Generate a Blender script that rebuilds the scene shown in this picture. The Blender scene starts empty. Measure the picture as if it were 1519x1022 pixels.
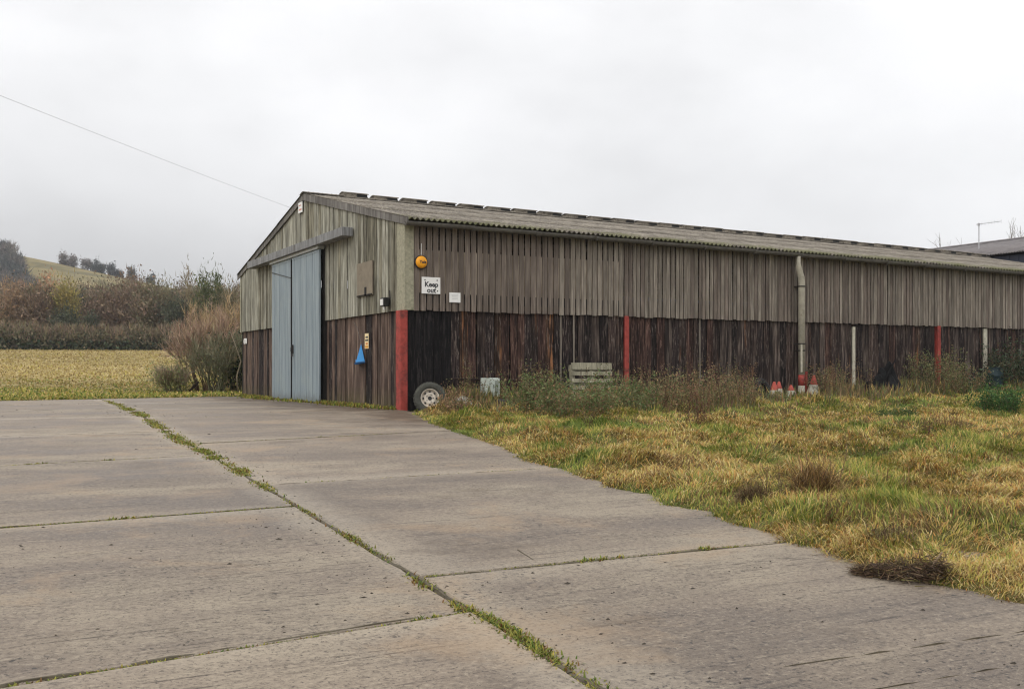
import bpy, bmesh, math, random
import numpy as np
from mathutils import Vector, Matrix, noise as mnoise

# ------------------------------------------------------------------ camera, sky, sun, exposure
SC = bpy.context.scene
COL = SC.collection
TH = math.atan2(825, 1520)                       # angle between the view direction and the barn's gable direction
CAM = Vector((-9.455, -22.782, 0.92))
cd = bpy.data.cameras.new('camera')
cam = bpy.data.objects.new('camera', cd); COL.objects.link(cam)
cam.location = CAM; cam.rotation_euler = (math.pi/2, 0, -TH)
cd.sensor_width = 36; cd.lens = 36*1520/1519; cd.shift_y = 40/1519
cd.clip_start = 0.1; cd.clip_end = 6000
SC.camera = cam

SUN_EL, SUN_AZ = math.radians(38), math.radians(252)     # compass-like azimuth of the sun, from +y clockwise
W = bpy.data.worlds.new('World'); SC.world = W; W.use_nodes = True
nt = W.node_tree; nt.nodes.clear()
def wn(t, **k):
    n = nt.nodes.new(t)
    for a, b in k.items(): setattr(n, a, b)
    return n
wl = nt.links.new
out = wn('ShaderNodeOutputWorld'); bg = wn('ShaderNodeBackground'); bg.inputs[1].default_value = 1.0
tc = wn('ShaderNodeTexCoord'); sep = wn('ShaderNodeSeparateXYZ'); wl(tc.outputs['Generated'], sep.inputs[0])
zc = wn('ShaderNodeClamp'); wl(sep.outputs[2], zc.inputs[0])
g1_ = wn('ShaderNodeMath', operation='MULTIPLY_ADD'); wl(zc.outputs[0], g1_.inputs[0]); g1_.inputs[1].default_value = 1.35; g1_.inputs[2].default_value = 0.42
grad = wn('ShaderNodeMath', operation='MULTIPLY_ADD'); wl(zc.outputs[0], grad.inputs[0]); wl(g1_.outputs[0], grad.inputs[1]); grad.inputs[2].default_value = 1.0
mp = wn('ShaderNodeMapping'); mp.inputs['Scale'].default_value = (1, 1, 2.0); mp.inputs['Location'].default_value = (3.1, 0.4, 0.35)
wl(tc.outputs['Generated'], mp.inputs[0])
cn = wn('ShaderNodeTexNoise'); cn.inputs['Scale'].default_value = 2.6; cn.inputs['Detail'].default_value = 6; cn.inputs['Roughness'].default_value = 0.52
wl(mp.outputs[0], cn.inputs[0])
cr = wn('ShaderNodeMapRange'); cr.inputs[1].default_value = 0.35; cr.inputs[2].default_value = 0.65; cr.inputs[3].default_value = 0.87; cr.inputs[4].default_value = 1.08
wl(cn.outputs[0], cr.inputs[0])
mul = wn('ShaderNodeMath', operation='MULTIPLY'); wl(grad.outputs[0], mul.inputs[0]); wl(cr.outputs[0], mul.inputs[1])
# a broad darker cloud bank low to the left of the barn
bd = wn('ShaderNodeVectorMath', operation='DOT_PRODUCT'); wl(tc.outputs['Generated'], bd.inputs[0]); bd.inputs[1].default_value = Vector((-0.15, 0.985, 0.02)).normalized()
bk = wn('ShaderNodeMapRange', interpolation_type='SMOOTHERSTEP'); bk.inputs[1].default_value = 0.72; bk.inputs[2].default_value = 1.0; bk.inputs[3].default_value = 1.0; bk.inputs[4].default_value = 0.66; wl(bd.outputs['Value'], bk.inputs[0])
lowz = wn('ShaderNodeMapRange', interpolation_type='SMOOTHSTEP'); wl(zc.outputs[0], lowz.inputs[0]); lowz.inputs[1].default_value = 0.30; lowz.inputs[2].default_value = 0.02; lowz.inputs[3].default_value = 0.0; lowz.inputs[4].default_value = 1.0
inv_ = wn('ShaderNodeMath', operation='SUBTRACT'); wl(bk.outputs[0], inv_.inputs[0]); inv_.inputs[1].default_value = 1.0
bk2 = wn('ShaderNodeMath', operation='MULTIPLY_ADD'); wl(inv_.outputs[0], bk2.inputs[0]); wl(lowz.outputs[0], bk2.inputs[1]); bk2.inputs[2].default_value = 1.0
mul2 = wn('ShaderNodeMath', operation='MULTIPLY'); wl(mul.outputs[0], mul2.inputs[0]); wl(bk2.outputs[0], mul2.inputs[1])
lum = wn('ShaderNodeMath', operation='MULTIPLY'); wl(mul2.outputs[0], lum.inputs[0]); lum.inputs[1].default_value = 0.89
cloud = wn('ShaderNodeVectorMath', operation='SCALE'); cloud.inputs[0].default_value = (0.99, 0.99, 1.0); wl(lum.outputs[0], cloud.inputs['Scale'])
sky = wn('ShaderNodeTexSky'); sky.sky_type = 'NISHITA'; sky.sun_disc = False; sky.sun_elevation = SUN_EL; sky.sun_rotation = SUN_AZ
sky.dust_density = 3
skys = wn('ShaderNodeVectorMath', operation='SCALE'); skys.inputs['Scale'].default_value = 0.1; wl(sky.outputs[0], skys.inputs[0])
mix = wn('ShaderNodeMix', data_type='RGBA'); mix.inputs[0].default_value = 0.05
wl(cloud.outputs[0], mix.inputs[6]); wl(skys.outputs[0], mix.inputs[7])
wl(mix.outputs[2], bg.inputs[0]); wl(bg.outputs[0], out.inputs[0])

sd = bpy.data.lights.new('sun', 'SUN'); sd.energy = 0.9; sd.angle = math.radians(40); sd.color = (1, 0.97, 0.93)
sun = bpy.data.objects.new('sun', sd); COL.objects.link(sun)
sdir = Vector((math.sin(SUN_AZ)*math.cos(SUN_EL), math.cos(SUN_AZ)*math.cos(SUN_EL), math.sin(SUN_EL)))
sun.rotation_euler = sdir.to_track_quat('Z', 'Y').to_euler(); sun.location = (-30, -30, 40)
vs = SC.view_settings; vs.view_transform = 'Standard'; vs.look = 'None'; vs.exposure = 0.0; vs.gamma = 1.0; vs.use_curve_mapping = False
SC.render.engine = 'CYCLES'
SC.cycles.use_denoising = True; SC.cycles.filter_width = 1.2
SC.cycles.max_bounces = 6; SC.cycles.diffuse_bounces = 3; SC.cycles.glossy_bounces = 2; SC.cycles.transparent_max_bounces = 6

R = random.Random(7); NR = np.random.default_rng(11)

# ------------------------------------------------------------------ helpers
def lin(r, g, b, k=1.0):
    f = lambda c: ((c/255)/12.92 if c/255 <= 0.04045 else ((c/255+0.055)/1.055)**2.4)*k
    return (f(r), f(g), f(b))
def rgba(c): return (c[0], c[1], c[2], 1)

class MAT:
    """small builder round a Principled material"""
    def __init__(s, name, rough=0.85, spec=0.3):
        s.m = bpy.data.materials.new(name); s.m.use_nodes = True
        s.t = s.m.node_tree; s.p = s.t.nodes['Principled BSDF']; s.o = s.t.nodes['Material Output']
        s.p.inputs['Roughness'].default_value = rough; s.p.inputs['Specular IOR Level'].default_value = spec
        s._c = None
    def n(s, t, **k):
        x = s.t.nodes.new(t)
        for a, b in k.items(): setattr(x, a, b)
        return x
    def l(s, a, b): s.t.links.new(a, b)
    def coord(s, kind='Object', scale=(1, 1, 1), rnd=False):
        tc = s.n('ShaderNodeTexCoord'); o = tc.outputs[kind]
        if rnd:
            oi = s.n('ShaderNodeObjectInfo'); m = s.n('ShaderNodeMath', operation='MULTIPLY'); m.inputs[1].default_value = 87.0
            s.l(oi.outputs['Random'], m.inputs[0])
            a = s.n('ShaderNodeVectorMath', operation='ADD'); s.l(o, a.inputs[0]); s.l(m.outputs[0], a.inputs[1]); o = a.outputs[0]
        mp = s.n('ShaderNodeMapping'); mp.inputs['Scale'].default_value = scale; s.l(o, mp.inputs[0])
        return mp.outputs[0]
    def world(s, scale=(1, 1, 1)):
        g = s.n('ShaderNodeNewGeometry'); mp = s.n('ShaderNodeMapping'); mp.inputs['Scale'].default_value = scale
        s.l(g.outputs['Position'], mp.inputs[0]); return mp.outputs[0]
    def noise(s, vec, scale, detail=4, rough=0.55, dist=0.0):
        x = s.n('ShaderNodeTexNoise'); x.inputs['Scale'].default_value = scale; x.inputs['Detail'].default_value = detail
        x.inputs['Roughness'].default_value = rough; x.inputs['Distortion'].default_value = dist
        s.l(vec, x.inputs[0]); return x.outputs[0]
    def ramp(s, fac, stops, interp='LINEAR'):
        r = s.n('ShaderNodeValToRGB'); r.color_ramp.interpolation = interp; el = r.color_ramp.elements
        while len(el) < len(stops): el.new(0.5)
        for e, (p, c) in zip(el, stops): e.position = p; e.color = rgba(c) if not isinstance(c, (int, float)) else (c, c, c, 1)
        s.l(fac, r.inputs[0]); return r.outputs[0]
    def mix(s, fac, a, b, mode='MIX'):
        x = s.n('ShaderNodeMix', data_type='RGBA', blend_type=mode)
        if isinstance(fac, (int, float)): x.inputs[0].default_value = fac
        else: s.l(fac, x.inputs[0])
        for v, i in ((a, 6), (b, 7)):
            if isinstance(v, (tuple, list)): x.inputs[i].default_value = rgba(v)
            else: s.l(v, x.inputs[i])
        return x.outputs[2]
    def rnd(s): return s.n('ShaderNodeObjectInfo').outputs['Random']
    def base(s, c):
        if isinstance(c, (tuple, list)): s.p.inputs['Base Color'].default_value = rgba(c)
        else: s.l(c, s.p.inputs['Base Color'])
        return s
    def bump(s, h, strength=0.4, dist=0.01):
        b = s.n('ShaderNodeBump'); b.inputs['Strength'].default_value = strength; b.inputs['Distance'].default_value = dist
        s.l(h, b.inputs['Height']); s.l(b.outputs[0], s.p.inputs['Normal']); return s

def wood(name, dark, mid, light, var=0.35, grain=1.0, stain=None, stain_at=0.62, zscale=1.2, moss=None, scuff=None):
    m = MAT(name, 0.9, 0.2)
    v = m.coord('Object', (38*grain, 38*grain, zscale), True); g = m.noise(v, 1.0, 5, 0.62)
    c = m.ramp(g, [(0.36, dark), (0.5, mid), (0.64, light)])
    v2 = m.coord('Object', (5, 5, 1.1), True); b = m.noise(v2, 1.0, 4, 0.6)
    c = m.mix(m.ramp(b, [(0.42, 0.0), (0.64, 0.8)]), c, dark)
    if scuff:
        s3 = m.noise(m.coord('Object', (26, 26, 3.0), True), 1.0, 4, 0.7); c = m.mix(m.ramp(s3, [(0.55, 0.0), (0.65, 0.8)]), c, scuff)
    if stain:
        v3 = m.coord('Object', (9, 9, 0.8), True); sn = m.noise(v3, 1.0, 3, 0.6)
        c = m.mix(m.ramp(sn, [(stain_at, 0.0), (stain_at+0.12, 0.9)]), c, stain)
    if moss:
        z = m.n('ShaderNodeSeparateXYZ'); m.l(m.world(), z.inputs[0])
        mr = m.n('ShaderNodeMapRange'); mr.inputs[1].default_value = 0.55; mr.inputs[2].default_value = 0.0; mr.inputs[3].default_value = 0; mr.inputs[4].default_value = 0.55
        m.l(z.outputs[2], mr.inputs[0])
        mm = m.n('ShaderNodeMath', operation='MULTIPLY'); m.l(mr.outputs[0], mm.inputs[0]); m.l(b, mm.inputs[1])
        c = m.mix(mm.outputs[0], c, moss)
    # board to board tone
    hv = m.n('ShaderNodeHueSaturation'); mr = m.n('ShaderNodeMapRange'); mr.inputs[3].default_value = 1-var; mr.inputs[4].default_value = 1+var
    m.l(m.rnd(), mr.inputs[0]); m.l(mr.outputs[0], hv.inputs['Value']); m.l(c, hv.inputs['Color'])
    m.base(hv.outputs[0]); m.bump(g, 0.5, 0.006); return m.m

def plain(name, col, rough=0.7, var=0.25, scale=6.0, bump=0.15, spec=0.3, dirt=None, dirt_at=0.6, metal=0.0):
    m = MAT(name, rough, spec); v = m.coord('Object', (1, 1, 1), True); n = m.noise(v, scale, 6, 0.6)
    d = tuple(x*(1-var) for x in col); b = tuple(min(1, x*(1+var)) for x in col)
    c = m.ramp(n, [(0.3, d), (0.7, b)])
    if dirt:
        dn = m.noise(v, scale*0.45, 5, 0.65); c = m.mix(m.ramp(dn, [(dirt_at, 0.0), (dirt_at+0.15, 0.85)]), c, dirt)
    m.base(c); m.p.inputs['Metallic'].default_value = metal
    if bump: m.bump(n, bump, 0.01)
    return m.m

def attr_mat(name, rough=0.75, trans=0.25):
    """foliage: colour per blade/leaf from the mesh, a little light through the leaf"""
    m = MAT(name, rough, 0.15); a = m.n('ShaderNodeAttribute'); a.attribute_name = 'col'
    m.l(a.outputs['Color'], m.p.inputs['Base Color'])
    if trans:
        t = m.n('ShaderNodeBsdfTranslucent'); m.l(a.outputs['Color'], t.inputs[0])
        x = m.n('ShaderNodeMixShader'); x.inputs[0].default_value = trans
        m.l(m.p.outputs[0], x.inputs[1]); m.l(t.outputs[0], x.inputs[2]); m.l(x.outputs[0], m.o.inputs[0])
    return m.m

def link(o, parent=None):
    COL.objects.link(o)
    if parent: o.parent = parent
    return o
def tag(o, label=None, cat=None, group=None, kind=None):
    if label: o['label'] = label
    if cat: o['category'] = cat
    if group: o['group'] = group
    if kind: o['kind'] = kind
    return o
def thing(name, label, cat, loc=(0, 0, 0), rz=0, group=None):
    o = bpy.data.objects.new(name, None); o.location = loc; o.rotation_euler = (0, 0, rz); o.empty_display_size = 0.2
    link(o); return tag(o, label, cat, group)

class MB:
    """collects shapes; build() links them as ONE mesh object"""
    def __init__(s): s.v = []; s.f = []
    def add(s, vs, fs):
        k = len(s.v); s.v += [tuple(p) for p in vs]; s.f += [tuple(i+k for i in f) for f in fs]; return s
    def box(s, x0, x1, y0, y1, z0, z1, M=None):
        vs = [Vector((x, y, z)) for z in (z0, z1) for y in (y0, y1) for x in (x0, x1)]
        if M: vs = [M @ v for v in vs]
        return s.add(vs, [(0, 2, 3, 1), (4, 5, 7, 6), (0, 1, 5, 4), (2, 6, 7, 3), (0, 4, 6, 2), (1, 3, 7, 5)])
    def tube(s, pts, rad, n=8, cap=True):
        pts = [Vector(p) for p in pts]; rr = rad if isinstance(rad, (list, tuple)) else [rad]*len(pts)
        rings = []; k0 = len(s.v); ref = None
        for i, p in enumerate(pts):
            d = (pts[min(i+1, len(pts)-1)]-pts[max(i-1, 0)]).normalized()
            if ref is None: ref = d.orthogonal().normalized()
            a = (ref-d*ref.dot(d)).normalized(); ref = a; b = d.cross(a)
            s.v += [tuple(p+(a*math.cos(2*math.pi*j/n)+b*math.sin(2*math.pi*j/n))*rr[i]) for j in range(n)]
        for i in range(len(pts)-1):
            for j in range(n):
                A = k0+i*n+j; B = k0+i*n+(j+1) % n; s.f.append((A, B, B+n, A+n))
        if cap: s.f.append(tuple(k0+j for j in range(n))[::-1]); s.f.append(tuple(k0+(len(pts)-1)*n+j for j in range(n)))
        return s
    def lathe(s, prof, n=24, M=None, close=False):
        """profile of (r, z) about z"""
        k0 = len(s.v); m = len(prof)
        for j in range(n):
            a = 2*math.pi*j/n
            for r, z in prof:
                p = Vector((r*math.cos(a), r*math.sin(a), z)); s.v.append(tuple(M @ p if M else p))
        for j in range(n):
            for i in range(m if close else m-1):
                A = k0+j*m+i; B = k0+j*m+(i+1) % m; C = k0+((j+1) % n)*m+(i+1) % m; D = k0+((j+1) % n)*m+i
                s.f.append((A, D, C, B))
        return s
    def prism(s, poly, d0, d1, axis='x'):
        """polygon in the plane across axis, extruded d0..d1"""
        n = len(poly)
        def P(a, b, d): return {'x': (d, a, b), 'y': (a, d, b), 'z': (a, b, d)}[axis]
        vs = [P(a, b, d0) for a, b in poly]+[P(a, b, d1) for a, b in poly]
        return s.add(vs, [tuple(range(n))[::-1], tuple(range(n, 2*n))]+[(i, (i+1) % n, (i+1) % n+n, i+n) for i in range(n)])
    def mesh(s, name, mat=None, smooth=False, fix=True):
        me = bpy.data.meshes.new(name); me.from_pydata(s.v, [], s.f)
        if fix:
            bm = bmesh.new(); bm.from_mesh(me); bmesh.ops.recalc_face_normals(bm, faces=bm.faces); bm.to_mesh(me); bm.free()
        if smooth: me.polygons.foreach_set('use_smooth', [True]*len(me.polygons))
        if mat: me.materials.append(mat)
        return me
    def build(s, name, mat=None, parent=None, smooth=False, loc=None, rot=None, bevel=0):
        o = bpy.data.objects.new(name, s.mesh(name, mat, smooth)); link(o, parent)
        if loc: o.location = loc
        if rot: o.rotation_euler = rot
        if bevel:
            b = o.modifiers.new('bevel', 'BEVEL'); b.width = bevel; b.segments = 2; b.limit_method = 'ANGLE'
        return o

def npmesh(name, V, F, colors=None, mat=None, parent=None, smooth=False):
    """V (n,3), F (m,k) of triangles or quads, colors (n,3)"""
    V = np.asarray(V, np.float32); F = np.asarray(F, np.int32); me = bpy.data.meshes.new(name)
    me.vertices.add(len(V)); me.vertices.foreach_set('co', V.ravel())
    k = F.shape[1]; me.loops.add(F.size); me.loops.foreach_set('vertex_index', F.ravel())
    me.polygons.add(len(F)); me.polygons.foreach_set('loop_start', np.arange(0, F.size, k, dtype=np.int32))
    me.polygons.foreach_set('loop_total', np.full(len(F), k, np.int32))
    if smooth: me.polygons.foreach_set('use_smooth', np.ones(len(F), bool))
    me.update(calc_edges=True)
    if colors is not None:
        a = me.color_attributes.new('col', 'FLOAT_COLOR', 'POINT')
        c = np.ones((len(V), 4), np.float32); c[:, :3] = colors; a.data.foreach_set('color', c.ravel())
    if mat: me.materials.append(mat)
    o = bpy.data.objects.new(name, me); link(o, parent); return o

# numpy value noise
_H = np.random.default_rng(5).random((256, 256))
def vnoise(x, y, s=1.0, seed=0):
    x = np.asarray(x, float)*s+seed*17.3+1000; y = np.asarray(y, float)*s+seed*7.7+1000
    xi = np.floor(x).astype(int); yi = np.floor(y).astype(int); fx = x-xi; fy = y-yi
    fx = fx*fx*(3-2*fx); fy = fy*fy*(3-2*fy); h = lambda a, b: _H[a & 255, b & 255]
    return (h(xi, yi)*(1-fx)+h(xi+1, yi)*fx)*(1-fy)+(h(xi, yi+1)*(1-fx)+h(xi+1, yi+1)*fx)*fy
def fbm(x, y, s=1.0, o=3, seed=0):
    t = 0; a = 0.5; n = 0
    for i in range(o): t = t+a*vnoise(x, y, s*2**i, seed+i*3); n += a; a *= 0.5
    return t/n
def sstep(a, b, x): t = np.clip((np.asarray(x, float)-a)/(b-a), 0, 1); return t*t*(3-2*t)

FX = (math.sin(TH), math.cos(TH)); RX = (math.cos(TH), -math.sin(TH))      # forward and right on the ground
def camdepth(x, y): return (x-CAM.x)*FX[0]+(y-CAM.y)*FX[1]
def camright(x, y): return (x-CAM.x)*RX[0]+(y-CAM.y)*RX[1]
def place(X, Z): return (CAM.x+X*RX[0]+Z*FX[0], CAM.y+X*RX[1]+Z*FX[1])      # metres right of / ahead of the photographer

def gpos(u, Z):                                   # a spot Z metres ahead, along a bearing
    p = place((u-759.5)/1520*Z, Z); return p[0], p[1]

# ------------------------------------------------------------------ terrain
def zbase(x, y):
    x = np.asarray(x, float); y = np.asarray(y, float)
    z = 0.02*np.minimum(y, 0)+0.007*np.clip(x, 0, 40)*sstep(-14, -3, y)
    z = z+0.041*np.maximum(y-18, 0)*sstep(12, 34, y)*(y < 400)+0.041*382*(y >= 400)
    return z
_ey = [-40, -19.2, -18.76, -18.0, -17.0, -15.4, -14.0, -12.15, -7.9, -5.65, -2.5, -0.6, 0.0]
_ex = [-4.5, -4.33, -4.31, -4.34, -4.1, -3.82, -3.6, -3.31, -2.13, -1.75, -0.85, -0.2, 0.15]
def edge(x, y):
    """> 0 on soil and grass, < 0 on the concrete yard"""
    x = np.asarray(x, float); y = np.asarray(y, float)
    w = (fbm(x, y, 1.7, 3, 4)-0.5)*0.34+(fbm(x, y, 6, 2, 9)-0.5)*0.16
    a = np.where(y < 0.1, x-np.interp(y, _ey, _ex), -1.0)
    b = y-np.interp(x, [-40, -8.25, -3.1, -0.4, 0.0], [11.6, 12.9, 14.3, 15.2, 15.4])
    return np.maximum(a, b)+w
def tuss(x, y): return fbm(x, y, 1.25, 3, 21)
def zsoil(x, y):
    e = edge(x, y); lump = sstep(0.0, 0.9, e)*(tuss(x, y)-0.35)*0.42*(np.asarray(y) < 3)
    return zbase(x, y)-0.09+0.11*sstep(-0.12, 0.25, e)+np.maximum(lump, -0.04)

def grid_lines(segs):
    r = []
    for a, b, st in segs: r += list(np.arange(a, b, st))
    return np.array(r+[segs[-1][1]])
gx = grid_lines([(-1100, -200, 100), (-200, -40, 12), (-40, -12, 2), (-12, -5.2, 0.4), (-5.2, 12, 0.09), (12, 30, 0.25), (30, 80, 3), (80, 300, 22), (300, 1100, 130)])
gy = grid_lines([(-400, -60, 50), (-60, -24, 4), (-24, 0.3, 0.09), (0.3, 12, 1.2), (12, 24, 0.3), (24, 120, 2.0), (120, 400, 14), (400, 1300, 140)])
GX, GY = np.meshgrid(gx, gy)
GZ = zsoil(GX, GY)
nx, ny = len(gx), len(gy)
idx = np.arange(nx*ny).reshape(ny, nx)
GF = np.stack([idx[:-1, :-1], idx[:-1, 1:], idx[1:, 1:], idx[1:, :-1]], -1).reshape(-1, 4)
m = MAT('soil_and_turf', 0.95, 0.1)
w1 = m.world(); n1 = m.noise(w1, 1.3, 6, 0.6); n2 = m.noise(w1, 9, 5, 0.7); n3 = m.noise(m.world((0.05, 0.05, 0.05)), 1, 5, 0.6)
turf = m.ramp(n1, [(0.3, (0.055, 0.075, 0.018)), (0.5, (0.11, 0.10, 0.03)), (0.68, (0.17, 0.125, 0.045))])
turf = m.mix(m.ramp(n2, [(0.35, 0.0), (0.7, 0.6)]), turf, (0.045, 0.035, 0.018))
straw = m.ramp(m.noise(m.world((0.25, 0.9, 0.3)), 1.0, 6, 0.7), [(0.38, (0.20, 0.155, 0.065)), (0.52, (0.33, 0.255, 0.115)), (0.64, (0.40, 0.32, 0.16))])
straw = m.mix(m.ramp(n3, [(0.45, 0.0), (0.7, 0.5)]), straw, (0.13, 0.14, 0.035))
sp = m.n('ShaderNodeSeparateXYZ'); m.l(w1, sp.inputs[0])
fm = m.n('ShaderNodeMapRange'); fm.inputs[1].default_value = 19; fm.inputs[2].default_value = 31; m.l(sp.outputs[1], fm.inputs[0])
m.base(m.mix(fm.outputs[0], turf, straw)); m.bump(n2, 0.6, 0.05)
ground = npmesh('ground', np.stack([GX, GY, GZ], -1).reshape(-1, 3), GF, None, m.m, smooth=True)
tag(ground, 'rough turf ground rising towards the hedge', None, kind='structure')

# the hill on the left, grassy with a dark wood
def hillz(X, Z):
    crest = np.interp(X, [-900, -420, -225, -150, -60, 60, 200], [95, 74, 49.5, 33.5, 19, 6, 0])
    crest = crest+(fbm(X, Z*0.2, 0.02, 3, 31)-0.5)*4
    return crest*sstep(190, 470, Z)-12*sstep(480, 900, Z)
hX = np.linspace(-900, 220, 90); hZ = np.linspace(180, 900, 60); HX, HZ = np.meshgrid(hX, hZ)
wx = CAM.x+HX*RX[0]+HZ*FX[0]; wy = CAM.y+HX*RX[1]+HZ*FX[1]
hz = hillz(HX, HZ)+4.5+0.0*HX
hi = np.arange(HX.size).reshape(HX.shape)
m = MAT('hill_grass', 0.95, 0.1); n1 = m.noise(m.world((0.02, 0.02, 0.05)), 1.6, 6, 0.65)
m.base(m.ramp(n1, [(0.38, (0.11, 0.095, 0.045)), (0.5, (0.19, 0.155, 0.07)), (0.62, (0.25, 0.19, 0.09))]))
hill = npmesh('hill', np.stack([wx, wy, hz], -1).reshape(-1, 3), np.stack([hi[:-1, :-1], hi[:-1, 1:], hi[1:, 1:], hi[1:, :-1]], -1).reshape(-1, 4), None, m.m, smooth=True)
tag(hill, 'grassy hillside falling to the right behind the wood', None, kind='structure')

# ------------------------------------------------------------------ concrete yard
KC = 0.65
mc = MAT('concrete', 0.6, 0.4)
w = mc.world(); a1 = mc.noise(mc.world((0.6, 1.0, 1)), 0.6, 6, 0.6); a2 = mc.noise(mc.world((0.8, 1.4, 1)), 0.9, 7, 0.68)
a3 = mc.noise(w, 60, 3, 0.65); a4 = mc.noise(mc.world((0.9, 1.1, 1)), 30, 6, 0.76); a5 = mc.noise(mc.world((0.32, 21.0, 1)), 1.0, 7, 0.74, 0.2)
g_ = mc.n('ShaderNodeTexCoord'); gs = mc.n('ShaderNodeSeparateXYZ'); mc.l(g_.outputs['Generated'], gs.inputs[0])
def edge_d(o, size):                              # metres in from the slab's two edges
    inv = mc.n('ShaderNodeMath', operation='SUBTRACT'); inv.inputs[0].default_value = 1.0; mc.l(o, inv.inputs[1])
    mn = mc.n('ShaderNodeMath', operation='MINIMUM'); mc.l(o, mn.inputs[0]); mc.l(inv.outputs[0], mn.inputs[1])
    ml = mc.n('ShaderNodeMath', operation='MULTIPLY'); mc.l(mn.outputs[0], ml.inputs[0]); ml.inputs[1].default_value = size; return ml.outputs[0]
mn = mc.n('ShaderNodeMath', operation='MINIMUM'); mc.l(edge_d(gs.outputs[0], 5.6), mn.inputs[0]); mc.l(edge_d(gs.outputs[1], 4.7), mn.inputs[1])
ad = mc.n('ShaderNodeMath', operation='MULTIPLY_ADD'); mc.l(a1, ad.inputs[0]); ad.inputs[1].default_value = 0.7; mc.l(mn.outputs[0], ad.inputs[2])
trow = mc.ramp(ad.outputs[0], [(0.50, 1.0), (0.78, 0.0)])          # 1 on the trowelled margin of each slab
inner = mc.n('ShaderNodeMath', operation='SUBTRACT'); inner.inputs[0].default_value = 1.0; mc.l(trow, inner.inputs[1])
def gate(r):                                      # keep a mark off the trowelled margin
    x = mc.n('ShaderNodeMath', operation='MULTIPLY'); mc.l(r, x.inputs[0]); mc.l(inner.outputs[0], x.inputs[1]); return x.outputs[0]
c = mc.ramp(a1, [(0.40, lin(119, 104, 88, KC)), (0.5, lin(149, 133, 114, KC)), (0.60, lin(168, 154, 133, KC))])
c = mc.mix(gate(mc.ramp(a2, [(0.44, 0.0), (0.60, 0.5)])), c, lin(112, 98, 86, KC))
c = mc.mix(mc.ramp(trow, [(0, 0.0), (1, 0.65)]), c, lin(176, 162, 141, KC))
dots = mc.n('ShaderNodeMath', operation='MULTIPLY'); mc.l(gate(mc.ramp(a5, [(0.555, 0.0), (0.61, 0.95)])), dots.inputs[0]); mc.l(mc.ramp(mc.noise(mc.world((0.5, 1, 1)), 19, 4, 0.7), [(0.42, 0.0), (0.55, 1.0)]), dots.inputs[1])
c = mc.mix(dots.outputs[0], c, lin(66, 53, 43, KC))
c = mc.mix(gate(mc.ramp(a5, [(0.34, 0.3), (0.41, 0.0)])), c, lin(182, 168, 146, KC))
c = mc.mix(mc.ramp(a4, [(0.38, 0.7), (0.47, 0.0)]), c, lin(100, 86, 72, KC))
c = mc.mix(mc.ramp(a4, [(0.53, 0.0), (0.63, 0.5)]), c, lin(190, 175, 152, KC))
sk = mc.noise(w, 1.1, 3, 0.6); sm_ = mc.n('ShaderNodeMath', operation='MULTIPLY'); mc.l(mc.ramp(a3, [(0.635, 0.0), (0.70, 0.75)]), sm_.inputs[0]); mc.l(mc.ramp(sk, [(0.4, 0.25), (0.62, 1.0)]), sm_.inputs[1]); c = mc.mix(sm_.outputs[0], c, lin(210, 192, 166, KC))
c = mc.mix(mc.ramp(a3, [(0.34, 0.85), (0.42, 0.0)]), c, lin(58, 48, 40, KC))
a7 = mc.noise(mc.world((3.0, 60.0, 1)), 1.0, 4, 0.7); c = mc.mix(gate(mc.ramp(a7, [(0.60, 0.0), (0.67, 0.4)])), c, lin(82, 68, 54, KC))
a6 = mc.noise(w, 0.8, 5, 0.7, 0.4); c = mc.mix(mc.ramp(a6, [(0.54, 0.0), (0.67, 0.42)]), c, lin(178, 150, 116, KC))
pit = mc.noise(w, 24, 3, 0.65); pm = mc.n('ShaderNodeMath', operation='MULTIPLY'); mc.l(mc.ramp(pit, [(0.345, 0.95), (0.40, 0.0)]), pm.inputs[0]); mc.l(mc.ramp(a2, [(0.42, 0.2), (0.6, 1.0)]), pm.inputs[1]); c = mc.mix(pm.outputs[0], c, lin(44, 36, 30, KC))
px_ = mc.n('ShaderNodeSeparateXYZ'); mc.l(w, px_.inputs[0])   # mud trodden out from the foot of the barn
dg = mc.n('ShaderNodeMapRange'); dg.inputs[1].default_value = -3.4; dg.inputs[2].default_value = -0.2; dg.inputs[3].default_value = 0.0; dg.inputs[4].default_value = 0.32; mc.l(px_.outputs[0], dg.inputs[0])
dy = mc.n('ShaderNodeMapRange'); dy.inputs[1].default_value = -9.0; dy.inputs[2].default_value = -3.0; mc.l(px_.outputs[1], dy.inputs[0])
dd_ = mc.n('ShaderNodeMath', operation='MULTIPLY'); mc.l(dg.outputs[0], dd_.inputs[0]); mc.l(dy.outputs[0], dd_.inputs[1])
da = mc.n('ShaderNodeMath', operation='ADD'); mc.l(dd_.outputs[0], da.inputs[0]); mc.l(mc.noise(w, 0.9, 6, 0.65), da.inputs[1])
c = mc.mix(mc.ramp(da.outputs[0], [(0.60, 0.0), (0.78, 0.8)]), c, lin(92, 74, 54, KC))
oi = mc.n('ShaderNodeHueSaturation'); mr = mc.n('ShaderNodeMapRange'); mr.inputs[3].default_value = 0.9; mr.inputs[4].default_value = 1.08
mc.l(mc.rnd(), mr.inputs[0]); mc.l(mr.outputs[0], oi.inputs['Value']); mc.l(c, oi.inputs['Color']); mc.base(oi.outputs[0])
hs = mc.n('ShaderNodeMath', operation='ADD'); mc.l(a4, hs.inputs[0]); mc.l(a5, hs.inputs[1]); mc.bump(hs.outputs[0], 0.6, 0.012); mc.l(mc.ramp(a1, [(0.38, 0.5), (0.6, 0.72)]), mc.p.inputs['Roughness'])

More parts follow.
